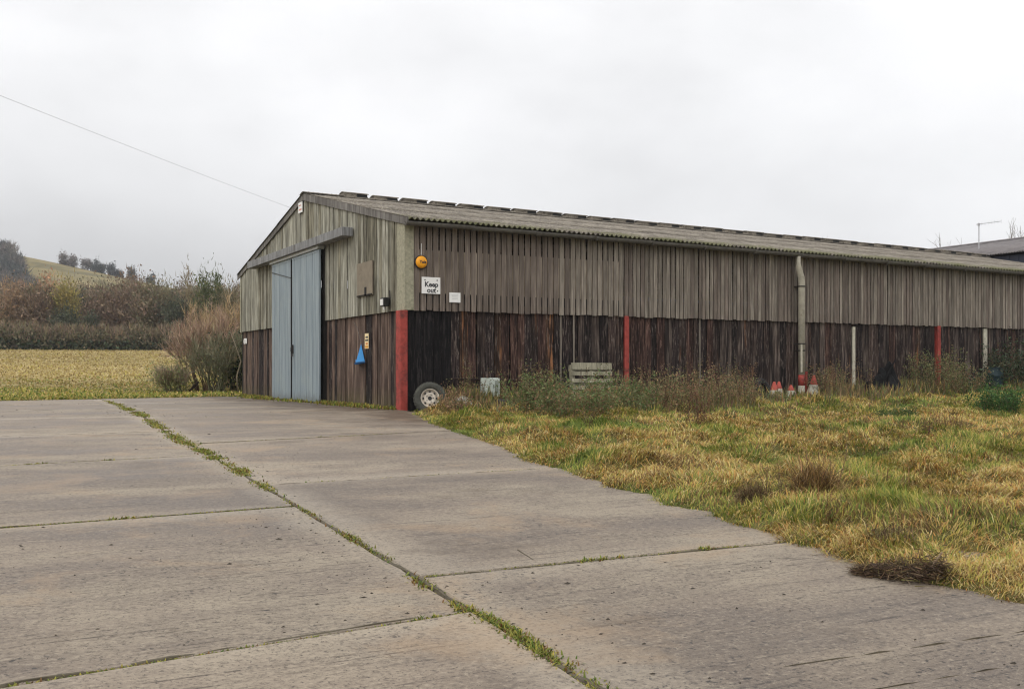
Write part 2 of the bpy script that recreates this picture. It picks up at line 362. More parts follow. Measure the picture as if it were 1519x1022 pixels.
yard = MB()
def yz(x, y): return 0.02*min(y, 0)
xs = [-60, -7, 0.0]
yard = bpy.data.objects.new('concrete_yard', None); link(yard); tag(yard, 'old concrete yard cast in slabs', None, kind='structure')
def long_x(y): return float(np.interp(y, [-30, -19.2, -17, -13.8, -9, -4.7, 7.5, 14], [-7.13, -7.13, -6.97, -6.78, -6.52, -6.33, -5.5, -5.2]))
def slab(fx0, fx1, y0, y1, gap=0.013, dz=0.0):
    """fx0, fx1: functions of y for the two long edges; y0, y1 functions of x"""
    n = 14; q = random.Random(int(abs(y0(0))*100)+int(abs(fx0(0))*7))
    jit = lambda s=0.012: q.uniform(-s, s)
    ring = []
    ya, yb = y0(fx0(y0(-6))), y1(fx0(y1(-6)))
    for i in range(n):                                        # left edge, up
        t = i/n; y = ya+(yb-ya)*t; ring.append((fx0(y)+gap+jit(), y+(gap if i == 0 else 0)))
    for i in range(n): 
        x = fx0(yb)+(fx1(yb)-fx0(yb))*i/n; ring.append((x+(gap if i == 0 else 0), y1(x)-gap+jit(0.008)))
    yc, yd = y1(fx1(yb)), y0(fx1(ya))
    for i in range(n): t = i/n; y = yc+(yd-yc)*t; ring.append((fx1(y)-gap+jit(), y-(gap if i == 0 else 0)))
    for i in range(n): x = fx1(ya)+(fx0(ya)-fx1(ya))*i/n; ring.append((x-(gap if i == 0 else 0), y0(x)+gap+jit(0.008)))
    k = len(ring); cxm = sum(p[0] for p in ring)/k; cym = sum(p[1] for p in ring)/k
    vs = []
    for (x, y) in ring: vs.append((x, y, yz(x, y)+dz-0.14))
    for (x, y) in ring: vs.append((x, y, yz(x, y)+dz-0.012))
    ins = []
    for (x, y) in ring:
        d = math.hypot(x-cxm, y-cym); f = 1-0.014/d; ins.append((cxm+(x-cxm)*f, cym+(y-cym)*f))
    for (x, y) in ins: vs.append((x, y, yz(x, y)+dz))
    fs = [(i, (i+1) % k, (i+1) % k+k, i+k) for i in range(k)]+[(i+k, (i+1) % k+k, (i+1) % k+2*k, i+2*k) for i in range(k)]+[tuple(range(2*k, 3*k))]
    return MB().add(vs, fs).build('concrete_slab', mc.m, yard)
C = lambda v: (lambda _: v)
L = lambda pa, pb: (lambda x: pa[1]+(pb[1]-pa[1])*(x-pa[0])/(pb[0]-pa[0]))
lj = [C(-26.5), C(-22.4), L((-9, -18.09), (-7.08, -17.88)), L((-9.16, -13.97), (-6.78, -13.83)), L((-9, -9.35), (-6.53, -9.02)), C(-4.75), C(-0.4), C(3.9), L((-8.4, 8.4), (-5.44, 8.2)), C(13.6)]
rj = [C(-26.5), C(-21.9), L((-6.6, -16.99), (-4.11, -17.06)), L((-6.25, -12.3), (-3.31, -12.15)), L((-5.77, -7.12), (-2.16, -6.39)), L((-5.92, -1.54), (-3.2, -0.85)), C(3.5), C(8.15), C(15.0)]
for i in range(len(lj)-1):
    slab(C(-11.9), long_x, lj[i], lj[i+1], dz=[0, .004, -.003, .002, 0, .003, -.002, .001, 0, 0][i])
    slab(C(-17.2), C(-11.9), lj[i], lj[i+1], dz=-0.003+0.002*(i % 3))
for i in range(len(rj)-1):
    slab(long_x, C(-0.12), rj[i], rj[i+1], dz=[.002, -.004, .003, -.002, .004, 0, .002, 0, 0][i])

# soil and moss packed in the joints, crumbs lying about
md = plain('joint_dirt', (0.075, 0.062, 0.04), 0.95, 0.4, 20, 0.4)
jd = MB()
def dirt_strip(p, q, w, up=0.002):
    p = Vector(p); q = Vector(q); n = max(2, int((q-p).length/0.12)); d = (q-p).normalized(); s = Vector((-d.y, d.x))
    vs = []
    for i in range(n+1):
        c = p+(q-p)*i/n; a = w*(0.35+1.0*R.random()); b = w*(0.35+1.0*R.random()); h = R.uniform(-0.006, 0.006)+up
        for o, z in ((-a, -0.02), (-a*0.4, h), (b*0.4, h), (b, -0.02)): vs.append((c.x+s.x*o, c.y+s.y*o, yz(c.x, c.y)+z))
    fs = []
    for i in range(n):
        for j in range(3): k = i*4+j; fs.append((k, k+1, k+5, k+4))
    jd.add(vs, fs)
for i, f in enumerate(lj[1:-1]): dirt_strip((-12.5, f(-12.5)), (long_x(f(-6.5)), f(-6.5)), [0.02, .024, .024, .022, .012, .012, .012, .07, .05][i], -0.001)
for i, f in enumerate(rj[1:-1]): dirt_strip((long_x(f(-6.5)), f(-6.5)), (-1.0, f(-1.0)), [.02, .026, .02, .022, .02, .012, .012][i], -0.001)
yy = -24.0
while yy < 13: dirt_strip((long_x(yy), yy), (long_x(yy+1), yy+1), 0.035, 0.0); yy += 1
dirt_strip((-6.1, -16.98), (-6.0, -16.5), 0.015)
for p_, q_, w_ in (((-6.4, -19.34), (-4.2, -19.5), .006), ((-6.3, -19.75), (-4.6, -19.85), .004)): dirt_strip(p_, q_, w_, -.0015)
tag(jd.build('joint_dirt', md, None), 'dark soil packed in the joints between the concrete slabs', 'soil', kind='stuff')
cr_ = MB()
for i in range(2600):
    y = R.uniform(-20.5, 12); x = R.uniform(-11, -2.2) if R.random() < 0.6 else long_x(y)+R.gauss(0, 0.35)
    if edge(x, y) > -0.1: continue
    s = abs(R.gauss(0, 0.006))+0.003; z = yz(x, y)
    if i % 17 == 0: s *= 2.2
    a = [(x+s*R.uniform(.5, 1.5)*math.cos(t), y+s*R.uniform(.4, 1)*math.sin(t), z-0.003) for t in (0, 1.3, 2.5, 3.8, 5)]
    cr_.add(a+[(x+R.uniform(-.3, .3)*s, y+R.uniform(-.3, .3)*s, z+s*R.uniform(.15, .45))], [(j, (j+1) % 5, 5) for j in range(5)])
tag(cr_.build('soil_crumbs', plain('crumb', (0.045, 0.037, 0.028), 0.95, 0.5, 15, 0), None), 'small dark crumbs of soil scattered over the concrete', 'soil', kind='stuff')

# ------------------------------------------------------------------ the barn
BL, BW, SPLIT = 31.5, 16.1, 2.40                # length, width, height where the cladding changes
EY, EZ, RY, RZ = -0.26, 4.56, 8.05, 6.36        # eaves edge and ridge of the roof surface
def roofz(y): return EZ+(RZ-EZ)*(y-EY)/(RY-EY) if y <= RY else EZ+(RZ-EZ)*(2*RY-EY-y)/(RY-EY)

M_up_side = wood('weathered_brown_board', lin(90, 81, 74), lin(113, 102, 93), lin(136, 125, 114), 0.17)
M_up_side2 = wood('weathered_grey_board', lin(102, 94, 85), lin(128, 119, 108), lin(158, 149, 137), 0.26)
M_up_gab = wood('silvered_green_board', lin(104, 101, 90), lin(154, 151, 136), lin(188, 186, 171), 0.2)
M_up_gab2 = wood('silvered_green_board_dark', lin(72, 69, 58), lin(122, 117, 100), lin(160, 155, 136), 0.22)
M_lo_gab = wood('brown_creosoted_board', lin(52, 40, 34, 1.1), lin(90, 74, 65, 1.1), lin(130, 112, 98, 1.1), 0.34, moss=lin(92, 92, 52))
SCF = lin(118, 106, 98)
M_lo = [wood('black_creosoted_board', lin(20, 16, 16), lin(40, 32, 31), lin(78, 66, 61), 0.3, moss=lin(70, 66, 44), scuff=SCF),
        wood('red_brown_board', lin(34, 24, 21), lin(66, 47, 41), lin(106, 82, 72), 0.3, stain=lin(28, 21, 20), stain_at=0.50, scuff=lin(122, 98, 88)),
        wood('dark_umber_board', lin(26, 20, 19), lin(54, 43, 39), lin(98, 83, 75), 0.3, stain=lin(104, 72, 52), stain_at=0.62, scuff=SCF),
        wood('worn_grey_board', lin(50, 42, 38), lin(86, 74, 68), lin(136, 123, 112), 0.25, stain=lin(30, 24, 23), stain_at=0.48),
        wood('orange_stained_board', lin(28, 20, 17), lin(56, 41, 33), lin(98, 74, 58), 0.25, stain=lin(142, 96, 62), stain_at=0.54, scuff=SCF)]
M_soot = wood('sooty_board', lin(11, 10, 11), lin(20, 18, 19), lin(44, 39, 38), 0.3, scuff=lin(54, 49, 47))
M_rail = wood('rough_rail', lin(40, 32, 27), lin(70, 58, 48), lin(100, 86, 72), 0.2)
M_red = plain('red_oxide_paint', lin(150, 64, 56), 0.8, 0.3, 7, 0.25, dirt=lin(88, 50, 46), dirt_at=0.51)
M_corner = plain('grey_cement_panel', lin(146, 142, 122, 1.05), 0.9, 0.22, 14, 0.2, dirt=lin(112, 112, 88), dirt_at=0.56)
M_barge = wood('grey_barge_board', lin(84, 80, 76), lin(116, 112, 107), lin(146, 142, 136), 0.1)
M_beam = wood('blue_grey_beam', lin(98, 97, 96), lin(132, 132, 131), lin(160, 160, 160), 0.06)
M_dark = plain('dark_interior', (0.02, 0.018, 0.016), 0.95, 0.2, 3, 0)
M_iron = plain('dark_iron', lin(46, 42, 40), 0.6, 0.3, 20, 0.1)
M_white = plain('white_plastic', (0.72, 0.71, 0.68), 0.5, 0.05, 6, 0)
M_black = plain('black_plastic_and_shade', (0.02, 0.02, 0.02), 0.45, 0.1, 6, 0)  # also paints the shade in the vent slots and on the door edge

m = MAT('fibre_cement_roof', 0.92, 0.15)        # corrugated cement with lichen and moss
v = m.coord('Object', (1, 1, 1), True); a = m.noise(v, 2.2, 6, 0.65); b = m.noise(v, 26, 5, 0.7); g = m.noise(m.world((0.8, 1.6, 1)), 1.8, 6, 0.7)
c = m.ramp(a, [(0.4, lin(92, 86, 78)), (0.5, lin(118, 111, 101)), (0.6, lin(140, 132, 120))])
c = m.mix(m.ramp(b, [(0.38, 0.75), (0.48, 0.0)]), c, lin(60, 55, 48)); c = m.mix(m.ramp(b, [(0.55, 0.0), (0.64, 0.5)]), c, lin(166, 159, 144))
sp = m.n('ShaderNodeSeparateXYZ'); m.l(m.world(), sp.inputs[0])
em = m.n('ShaderNodeMapRange'); em.inputs[1].default_value = 5.1; em.inputs[2].default_value = 4.5; em.inputs[3].default_value = 0.28; em.inputs[4].default_value = 0.54; m.l(sp.outputs[2], em.inputs[0])
th_ = m.n('ShaderNodeMath', operation='LESS_THAN'); m.l(g, th_.inputs[0]); m.l(em.outputs[0], th_.inputs[1])
mm = m.n('ShaderNodeMath', operation='MULTIPLY'); m.l(th_.outputs[0], mm.inputs[0]); mm.inputs[1].default_value = 0.55
c = m.mix(mm.outputs[0], c, lin(96, 100, 58)); m.base(c); m.bump(b, 0.5, 0.01); M_roof = m.m

m = MAT('blue_grey_door_sheet', 0.45, 0.4)
v = m.coord('Object', (1, 1, 1)); s1 = m.noise(m.coord('Object', (14, 14, 0.5)), 1, 5, 0.6); s2 = m.noise(v, 1.1, 5, 0.6)
c = m.ramp(s1, [(0.38, lin(110, 121, 128)), (0.5, lin(127, 140, 147)), (0.62, lin(142, 154, 160))])
c = m.mix(m.ramp(s2, [(0.5, 0.0), (0.75, 0.45)]), c, lin(150, 160, 158))
sp = m.n('ShaderNodeSeparateXYZ'); m.l(v, sp.inputs[0]); dn = m.noise(m.coord('Object', (16, 16, 1.2)), 1, 5, 0.7)
dm = m.n('ShaderNodeMapRange'); dm.inputs[1].default_value = 0.95; dm.inputs[2].default_value = 0.0; dm.inputs[3].default_value = 0.0; dm.inputs[4].default_value = 0.58; m.l(sp.outputs[2], dm.inputs[0])
gt = m.n('ShaderNodeMath', operation='LESS_THAN'); m.l(dn, gt.inputs[0]); m.l(dm.outputs[0], gt.inputs[1])
mm = m.n('ShaderNodeMath', operation='MULTIPLY'); m.l(gt.outputs[0], mm.inputs[0]); mm.inputs[1].default_value = 0.6
c = m.mix(mm.outputs[0], c, lin(92, 92, 84)); m.base(c); m.bump(s1, 0.12, 0.004); M_door = m.m

barn = thing('barn', 'long low timber barn with corrugated roof, red posts and blue sliding doors', 'barn')

def board(parent, name, mat, w, z0, z1, loc, along='x', thick=0.022, top=None, lean=0.0, jag=0.0):
    """a plank standing upright; local z from 0; top: function of the local across-coordinate giving the top"""
    mb = MB(); n = 3; q = R
    t0 = top(-w/2) if top else z1; t1 = top(w/2) if top else z1
    j0 = q.uniform(0, jag); j1 = j0+q.uniform(-0.004, 0.004)
    zz = [j0, (z1-z0)*0.5, 1.0]
    vs = []
    for k, (fa, off) in enumerate(((0, 0), (0.5, q.uniform(-.004, .004)), (1, q.uniform(-.003, .003)))):
        for sx in (-1, 1):
            tz = (t0 if sx < 0 else t1)-z0; jb = j0 if sx < 0 else j1
            z = jb+(tz-jb)*fa
            for d in (0, thick): vs.append((sx*w/2*(1+q.uniform(-.02, .02))+off, d, z))
    fs = []
    for k in range(2):
        a = k*4; b = a+4        # order: L0 L1 R0 R1
        fs += [(a, a+2, b+2, b), (a+2, a+3, b+3, b+2), (a+3, a+1, b+1, b+3), (a+1, a, b, b+1)]
    fs += [(0, 1, 3, 2), (8, 10, 11, 9)]
    o = mb.add(vs, fs).build(name, mat, parent)
    o.location = loc; o.rotation_euler = (0, lean, 0 if along == 'x' else math.pi/2*-1)
    return o
# local board: width along x, front face at y = 0, thickness towards +y (into the wall).
# gable boards: rotated -90 deg about z so local x -> -y, local y -> +x (into the wall)

# side wall (y = 0): frame and rails first, boards as sub-parts
sw = MB()
for z in (2.46, 3.35, 4.05): sw.box(0.1, BL, 0.035, 0.10, z, z+0.12)
for z in (0.25, 1.2, 2.1): sw.box(0.1, BL, 0.105, 0.17, z, z+0.12)
side_wall = sw.build('side_wall', M_rail, barn)
bp = MB().box(0.22, 6.25, 0.028, 0.033, 2.82, 3.86).build('inner_lining', wood('pale_lining', lin(110, 98, 86), lin(150, 136, 120), lin(190, 178, 160), 0.1), side_wall)
x = 0.30
while x < BL-0.1:
    w = 0.134 if x < 6.3 else R.uniform(0.084, 0.132); pitch = 0.170 if x < 6.3 else w+R.uniform(0.016, 0.036)
    k = fbm(x, 0, 0.35, 2, 3)+R.uniform(-.25, .25)
    board(side_wall, 'upper_board', M_up_side if (k < 0.62 and x < 10) or k < 0.40 else M_up_side2, w, 2.40, 4.50-0.009*x, (x, R.uniform(-.004, .004), 2.40+R.uniform(-.022, .012)), thick=0.022, lean=R.gauss(0, 0.0026))
    x += pitch
x = 0.17
while x < BL-0.1:
    w = R.uniform(0.19, 0.26)
    if x < 1.5: mt = M_soot if R.random() < .8 else M_lo[0]
    elif x < 4.2: mt = R.choices(M_lo, (2, 4, 3, 1.4, 1.2))[0]
    elif x < 6.2: mt = R.choices(M_lo, (4, 1, 2, 1.4, 2.2))[0]
    elif x < 11: mt = R.choices(M_lo, (3, 1.6, 3, 3.4, 0.8))[0]
    else: mt = R.choices(M_lo, (3, 1.4, 4, 2.2, 0.5))[0]
    board(side_wall, 'lower_board', mt, w, -0.1, 2.44, (x, 0.07+R.uniform(-.014, .014), -0.1+0.007*x), thick=0.03, lean=R.gauss(0, 0.003))
    x += w+R.uniform(0.0, 0.014)
pale = plain('pale_painted_wood', lin(186, 180, 162), 0.8, 0.25, 9, 0.2, dirt=lin(92, 84, 72), dirt_at=0.6)
for (px, z0, z1, w) in ((14.97, 0.3, 2.3, 0.10), (21.15, 0.3, 2.36, 0.17)): 
    o = board(side_wall, 'pale_post', pale, w, z0, z1, (px, 0.03, z0), thick=0.05)
    o['label'] = 'pale painted upright against the dark boards'
for px in (4.38, 4.78, 8.95):                      # thin pale edge strips between the dark boards
    board(side_wall, 'cover_strip', M_up_side2, 0.045, 0.5, 2.42, (px, 0.04, 0.5), thick=0.02)

# gable wall (x = 0)
gw = MB()
for z in (2.46, 3.6): gw.box(0.035, 0.10, 0.1, 6.05, z, z+0.12).box(0.035, 0.10, 11.15, BW-.1, z, z+0.12)
for z in (0.25, 1.2, 2.1): gw.box(0.105, 0.17, 0.1, 6.05, z, z+0.12).box(0.105, 0.17, 11.15, BW-.1, z, z+0.12)
gw.box(0.035, 0.10, 0.3, BW-.3, 4.3, 4.44)
gable_wall = gw.build('gable_wall', M_rail, barn)
y = 0.56
while y < BW-0.1:
    w = R.uniform(0.17, 0.21)
    yc = y
    z0 = 2.40 if (yc < 6.28 or yc > 11.15) else 4.36
    f = lambda lx, yc=yc: roofz(yc-lx)-0.09
    k = fbm(0, y, 0.6, 2, 8)+R.uniform(-.3, .3); proud = -0.016 if R.random() < .28 else 0.0
    mt = M_up_gab2 if k > 0.62 else M_up_gab
    board(gable_wall, 'upper_board', mt, w, z0, 5, (proud+R.uniform(-.004, .004), yc, z0), along='y', thick=0.022, top=f)
    if R.random() < .33 and z0 < 3: board(gable_wall, 'cover_strip', M_up_gab, 0.035, z0, 5, (-0.022, yc+w/2+.004, z0), along='y', thick=0.02, top=lambda lx, yc=yc+w/2: roofz(yc-lx)-0.10)
    y += w+R.uniform(0.006, 0.016)
y = 0.36
while y < BW-0.05:
    w = R.uniform(0.18, 0.25)
    if y < 6.25 or y > 11.15: board(gable_wall, 'lower_board', M_lo_gab if R.random() < .8 else M_lo[0], w, -0.08, 2.44, (0.07+R.uniform(-.014, .014), y, -0.08), along='y', thick=0.03, lean=0)
    y += w+R.uniform(0.0, 0.012)
# cement corner panel wrapped round the near corner, and its twin at the far corner
MB().box(-0.022, 0.0, -0.02, 0.46, 2.395, 4.52).build('corner_panel', M_corner, gable_wall)
MB().box(0.001, 0.215, -0.021, 0.0, 2.395, 4.47).build('corner_panel', M_corner, side_wall)
MB().box(-0.02, 0.0, BW-.12, BW+.02, 2.395, 4.45).build('corner_panel', M_corner, gable_wall)

# closing walls behind, never boarded in view
MB().box(0.06, BL, BW-.03, BW+.03, -0.1, 4.2).prism([(0.05, -0.1), (BW-.05, -0.1), (BW-.05, 4.1), (RY, RZ-.45), (0.05, 4.1)], BL-.05, BL, 'x').build('rear_wall', M_dark, barn)
MB().box(0.3, BL-.1, 0.3, BW-.1, -0.06, -0.02).build('floor', M_dark, barn)

# red steel posts
def hpost(px, py, w, d, z0, z1, rz=0):
    t = 0.018; mb = MB().box(-w/2, w/2, -d/2, -d/2+t, 0, z1-z0).box(-w/2, w/2, d/2-t, d/2, 0, z1-z0).box(-t/2, t/2, -d/2+t, d/2-t, 0, z1-z0)
    return mb.build('steel_post', M_red, barn, loc=(px, py, z0), rot=(0, 0, rz))
MB().box(-.14, .045, -.05, .26, -.08, 2.385).build('corner_post', M_red, barn, bevel=.012)
for px in (6.4, 12.75, 18.75, 25.0): hpost(px, 0.02, 0.14, 0.14, -0.05, 2.41)

# roof: overlapping corrugated sheets, three to a slope
PITCH = 0.1463
def sheet_mesh(name, length, ncor=7, amp=0.031):
    seg = 8; xs_ = np.arange(0, ncor*seg+3)/seg*PITCH; zz = amp*np.cos(2*np.pi*xs_/PITCH)
    top = [(a, 0, b) for a, b in zip(xs_, zz)]+[(a, length, b) for a, b in zip(xs_, zz)]
    n = len(xs_); bot = [(a, c_, b-0.009) for a, c_, b in top]
    fs = [(i, i+1, n+i+1, n+i) for i in range(n-1)]+[(2*n+i, 3*n+i, 3*n+i+1, 2*n+i+1) for i in range(n-1)]
    fs += [(i, 2*n+i, 2*n+i+1, i+1) for i in range(n-1)]+[(n+i, n+i+1, 3*n+i+1, 3*n+i) for i in range(n-1)]
    fs += [(0, n, 3*n, 2*n), (n-1, 3*n-1, 4*n-1, 2*n-1)]
    return MB().add(top+bot, fs).mesh(name, M_roof, smooth=True, fix=True)
SL = math.hypot(RY-EY, RZ-EZ); RA = math.atan2(RZ-EZ, RY-EY); rows = 3; rl = SL/rows
rm = sheet_mesh('roof_sheet', rl+0.16)
roof = MB()
for yb in (0.9, 2.9, 4.9, 6.9): roof.box(0.05, BL, yb-.04, yb+.04, roofz(yb)-0.2, roofz(yb)-0.06)
for yb in (9.2, 11.2, 13.2, 15.2): roof.box(0.05, BL, yb-.04, yb+.04, roofz(yb)-0.2, roofz(yb)-0.06)
roof = roof.build('roof', M_rail, barn); SAG = 0.009; roof.rotation_euler = (0, SAG, 0)   # the old roof falls a little along its length
nsh = int((BL+0.35)/(7*PITCH))
for k in range(nsh):
    for r in range(rows):
        for s in (0, 1):
            o = bpy.data.objects.new('roof_sheet', rm); link(o, roof)
            d = r*rl; px = -0.12+k*7*PITCH
            lift = 0.012*r+R.uniform(0, .004)
            if s == 0: o.location = (px, EY+math.cos(RA)*d, EZ+math.sin(RA)*d+lift); o.rotation_euler = (RA, 0, 0)
            else: o.location = (px+7*PITCH, 2*RY-EY-math.cos(RA)*d, EZ+math.sin(RA)*d+lift); o.rotation_euler = (RA, 0, math.pi)
# ventilated ridge: closed cap and raised cap in turn
def cap_mesh(name, ln, wing, h, th=0.02, rise=0.0):
    a = RA*0.9; mb = MB(); p = []
    n = 6
    for i in range(n+1):
        t = -1+2*i/n; yv = t*wing; zv = h-abs(t)**1.5*wing*math.tan(a); p.append((yv, zv))
    poly = p+[(yv, zv-th) for yv, zv in reversed(p)]
    k = len(p)
    for i in range(k-1):
        (a0, b0), (a1, b1) = p[i], p[i+1]
        mb.add([(0, a0, b0), (ln, a0, b0+rise), (ln, a1, b1+rise), (0, a1, b1), (0, a0, b0-th), (ln, a0, b0-th+rise), (ln, a1, b1-th+rise), (0, a1, b1-th)],
               [(0, 1, 2, 3), (7, 6, 5, 4), (0, 3, 7, 4), (1, 5, 6, 2), (0, 4, 5, 1), (3, 2, 6, 7)])
    return mb.mesh(name, M_roof)
low = cap_mesh('ridge_cap', 1.02, 0.32, 0.085); high = cap_mesh('ridge_vent_hood', 0.80, 0.27, 0.205, 0.028)
skirt = MB().box(0, 0.40, -0.255, 0.255, 0.02, 0.145).mesh('ridge_vent_skirt', M_roof); ups = MB().box(0, 0.36, -0.225, 0.225, 0.02, 0.145).mesh('ridge_vent_shade', M_black)  # the last, black box paints the shade of the open vent slot
px = 1.1; MB().box(-.12, 1.1, -.02, .02, 0, .01)
o = bpy.data.objects.new('ridge_cap', cap_mesh('ridge_cap', 1.24, 0.30, 0.10)); link(o, roof); o.location = (-0.13, RY, RZ)
while px < BL-0.2:
    o = bpy.data.objects.new('ridge_cap', low); link(o, roof); o.location = (px, RY, RZ+R.uniform(-.004, .004))
    dz_ = R.uniform(-.012, .012)
    for nm_, me_, dx_ in (('ridge_vent_hood', high, 0.03), ('ridge_vent_skirt', skirt, 0.04), ('ridge_vent_shade', ups, 0.445)):
        o = bpy.data.objects.new(nm_, me_); link(o, roof); o.location = (px+dx_, RY, RZ+dz_)
    px += 1.024

# barge boards along both gable slopes
for s in (0, 1):
    ya, yb = (EY-.04, RY) if s == 0 else (RY, 2*RY-EY+.04)
    za, zb = roofz(ya if s == 0 else RY), roofz(RY if s == 0 else yb)
    for i in range(3):
        u0, u1 = i/3+0.001, (i+1)/3-0.001; y0_, y1_ = ya+(yb-ya)*u0, ya+(yb-ya)*u1; z0_, z1_ = za+(zb-za)*u0, za+(zb-za)*u1
        MB().prism([(y0_, z0_-.17), (y1_, z1_-.17), (y1_, z1_+.035), (y0_, z0_+.035)], -0.062-.004*(i % 2), -0.035, 'x').build('barge_board', M_barge, barn)
# gutter, brackets, downpipe
M_gut = plain('mossy_gutter', lin(92, 88, 82), 0.85, 0.3, 8, 0.2, dirt=lin(86, 90, 62), dirt_at=0.58)
GZ0 = lambda x: 4.485-0.0075*x
def gutter(x0, x1):
    mb = MB(); n = 8; prof = [(0.085*math.cos(t), 0.10*math.sin(t)) for t in [math.pi+math.pi*i/n for i in range(n+1)]]
    pr = prof+[(a*0.86, b*0.86) for a, b in reversed(prof)]
    mb.prism([(EY+0.005+a, GZ0((x0+x1)/2)+b) for a, b in pr], x0, x1, 'x'); return mb.build('gutter', M_gut, barn)
gx0 = -0.1
while gx0 < BL:
    g1 = min(gx0+1.8, BL+.05); gutter(gx0+.004, g1-.004)
    MB().prism([(EY+0.005+0.105*math.cos(t), GZ0(g1)-.005+0.118*math.sin(t)) for t in [math.pi+math.pi*i/8 for i in range(9)]], g1-.045, g1+.045, 'x').build('gutter_joint', M_gut, barn)
    gx0 = g1
    if g1 >= BL: break
M_pipe = plain('grey_cement_pipe', lin(168, 162, 146), 0.85, 0.16, 10, 0.1, dirt=lin(120, 114, 100), dirt_at=0.6)
dpx = 12.54
MB().tube([(dpx-.16, EY, 4.31), (dpx-.16, EY, 4.1), (dpx-.15, EY+.01, 4.0), (dpx+.02, -0.185, 3.7), (dpx+.04, -0.18, 3.58), (dpx+.04, -0.18, 0.82)], [.062, .062, .085, .10, .1, .10], 14).build('downpipe', M_pipe, barn, True)
MB().tube([(dpx+.04, -.18, 0.82), (dpx+.04, -.18, 0.5)], 0.098, 14).build('downpipe_red_band', M_red, barn, True)
MB().tube([(dpx+.04, -.18, 0.5), (dpx+.04, -.18, -0.02)], 0.1, 14).build('downpipe_foot', M_pipe, barn, True)
for z in (3.42, 1.72, 1.52): MB().tube([(dpx+.04, -.18, z), (dpx+.04, -.18, z+.035)], 0.118, 14).box(dpx-.1, dpx+.18, -.15, -.01, z, z+.03).build('pipe_bracket', M_iron, barn)
MB().box(dpx-.09, dpx-.04, -.3, -.27, .9, 1.72).build('pipe_guard', pale, barn)
MB().box(dpx+.17, dpx+.26, -.2, -.06, -.05, .92).build('post_foot', M_red, barn)

# sliding doors
def leaf(y0, y1, xo, nm):
    mb = MB().box(0, 0.05, 0, y1-y0, 0, 4.44); d = mb.build('sliding_door', M_door, barn, loc=(xo, y0, 0.03), bevel=0.006)
    yy = 0.62
    while yy < y1-y0-.2: MB().box(-.006, 0.0, yy, yy+.012, 0.02, 4.42).build('seam', M_door, d); yy += 0.62
    for z in (0.0, 4.36): MB().box(-.008, -.001, 0.0, y1-y0, z, z+.07).build('door_rail', M_door, d)
    return d
d1 = leaf(5.98, 8.70, -0.20, 'r'); d2 = leaf(8.89, 11.06, -0.19, 'l')
MB().box(-0.002, 0.05, -.03, -.001, .02, 4.40).build('edge_shade_strip', M_black, d2)  # black strip paints shade over the leaf end facing the gap
h = MB().box(-.05, -.01, .02, .07, 1.45, 1.72).tube([(-.05, .045, 1.5), (-.09, .045, 1.52), (-.09, .045, 1.64), (-.05, .045, 1.66)], .01, 6).box(-.07, -.03, .02, .08, 1.36, 1.45)
h.build('door_handle', M_iron, d1, loc=(0, 2.53, 0))
MB().box(-.15, -.026, 6.35, 6.4, 0, 4.46).box(-.148, -.1, 8.6, 9.1, 0, 4.46).build('gap_light_block', M_dark, barn)  # added dark blocks: stop sky showing behind the leaves, keep door gaps dark
MB().tube([(-0.21, 11.0, 4.2), (-0.21, 8.85, 3.86)], 0.012, 6).build('cable', M_black, barn)
MB().box(-0.26, -0.06, 5.95, 11.12, 4.475, 4.56).build('door_track', plain('pale_track', lin(170, 172, 168), .5, .12, 5, .05), barn)
MB().box(-0.36, -0.05, 3.54, 13.70, 4.562, 4.80).build('track_beam', M_beam, barn, bevel=0.01)
MB().box(-0.37, -0.363, 7.9, 7.98, 4.57, 4.79).build('beam_joint', M_barge, barn)
MB().box(-0.06, 0.1, 6.06, 6.14, -.02, 4.5).box(-0.03, 0.02, 6.14, 6.3, -.02, 4.5).build('gap_shade_jamb', M_dark, barn)  # near-black jamb, the shade of the door gap put into its colour
MB().box(-0.05, 0.1, 11.08, 11.16, -.02, 4.5).build('gap_shade_jamb', M_dark, barn)
# hatch board with a stained foot
MB().box(-0.05, -0.02, 2.07, 3.22, 2.9, 3.78).build('hatch', plain('brown_hatch', lin(126, 116, 100), .85, .15, 4, .1, dirt=lin(96, 82, 66), dirt_at=.6), gable_wall)
MB().box(-0.065, -0.052, 2.5, 2.62, 2.9, 3.12).box(-0.065, -0.052, 2.1, 3.2, 2.9, 2.93).build('hatch_latch', M_dark, gable_wall)

# ---- things fixed to the barn
def text(body, size, mat, parent, loc, rot, name='lettering', ext=0.001, align='CENTER'):
    cu = bpy.data.curves.new(name, 'FONT'); cu.body = body; cu.size = size; cu.align_x = align; cu.align_y = 'CENTER'; cu.extrude = ext; cu.resolution_u = 3; cu.offset = size*0.03
    o = bpy.data.objects.new(name, cu); cu.materials.append(mat); link(o, parent); o.location = loc; o.rotation_euler = rot
    bpy.context.view_layer.update()
    me = bpy.data.meshes.new_from_object(o.evaluated_get(bpy.context.evaluated_depsgraph_get())); bpy.data.objects.remove(o)
    o = bpy.data.objects.new(name, me); link(o, parent); o.location = loc; o.rotation_euler = rot; return o
M_sign = plain('white_sign', (0.78, 0.77, 0.74), 0.5, 0.04, 4, 0, dirt=(0.55, 0.52, 0.46), dirt_at=.66)
M_ink = plain('sign_ink', (0.03, 0.03, 0.035), 0.6, 0.1, 4, 0)
M_grey = plain('faded_ink', (0.42, 0.42, 0.44), 0.6, 0.1, 4, 0)
ks = thing('keep_out_sign', 'white rectangular sign reading Keep out on brown boards', 'sign', (0.66, -0.03, 3.0))
MB().box(-.245, .245, -.008, 0, -.2, .2).build('plate', M_sign, ks)
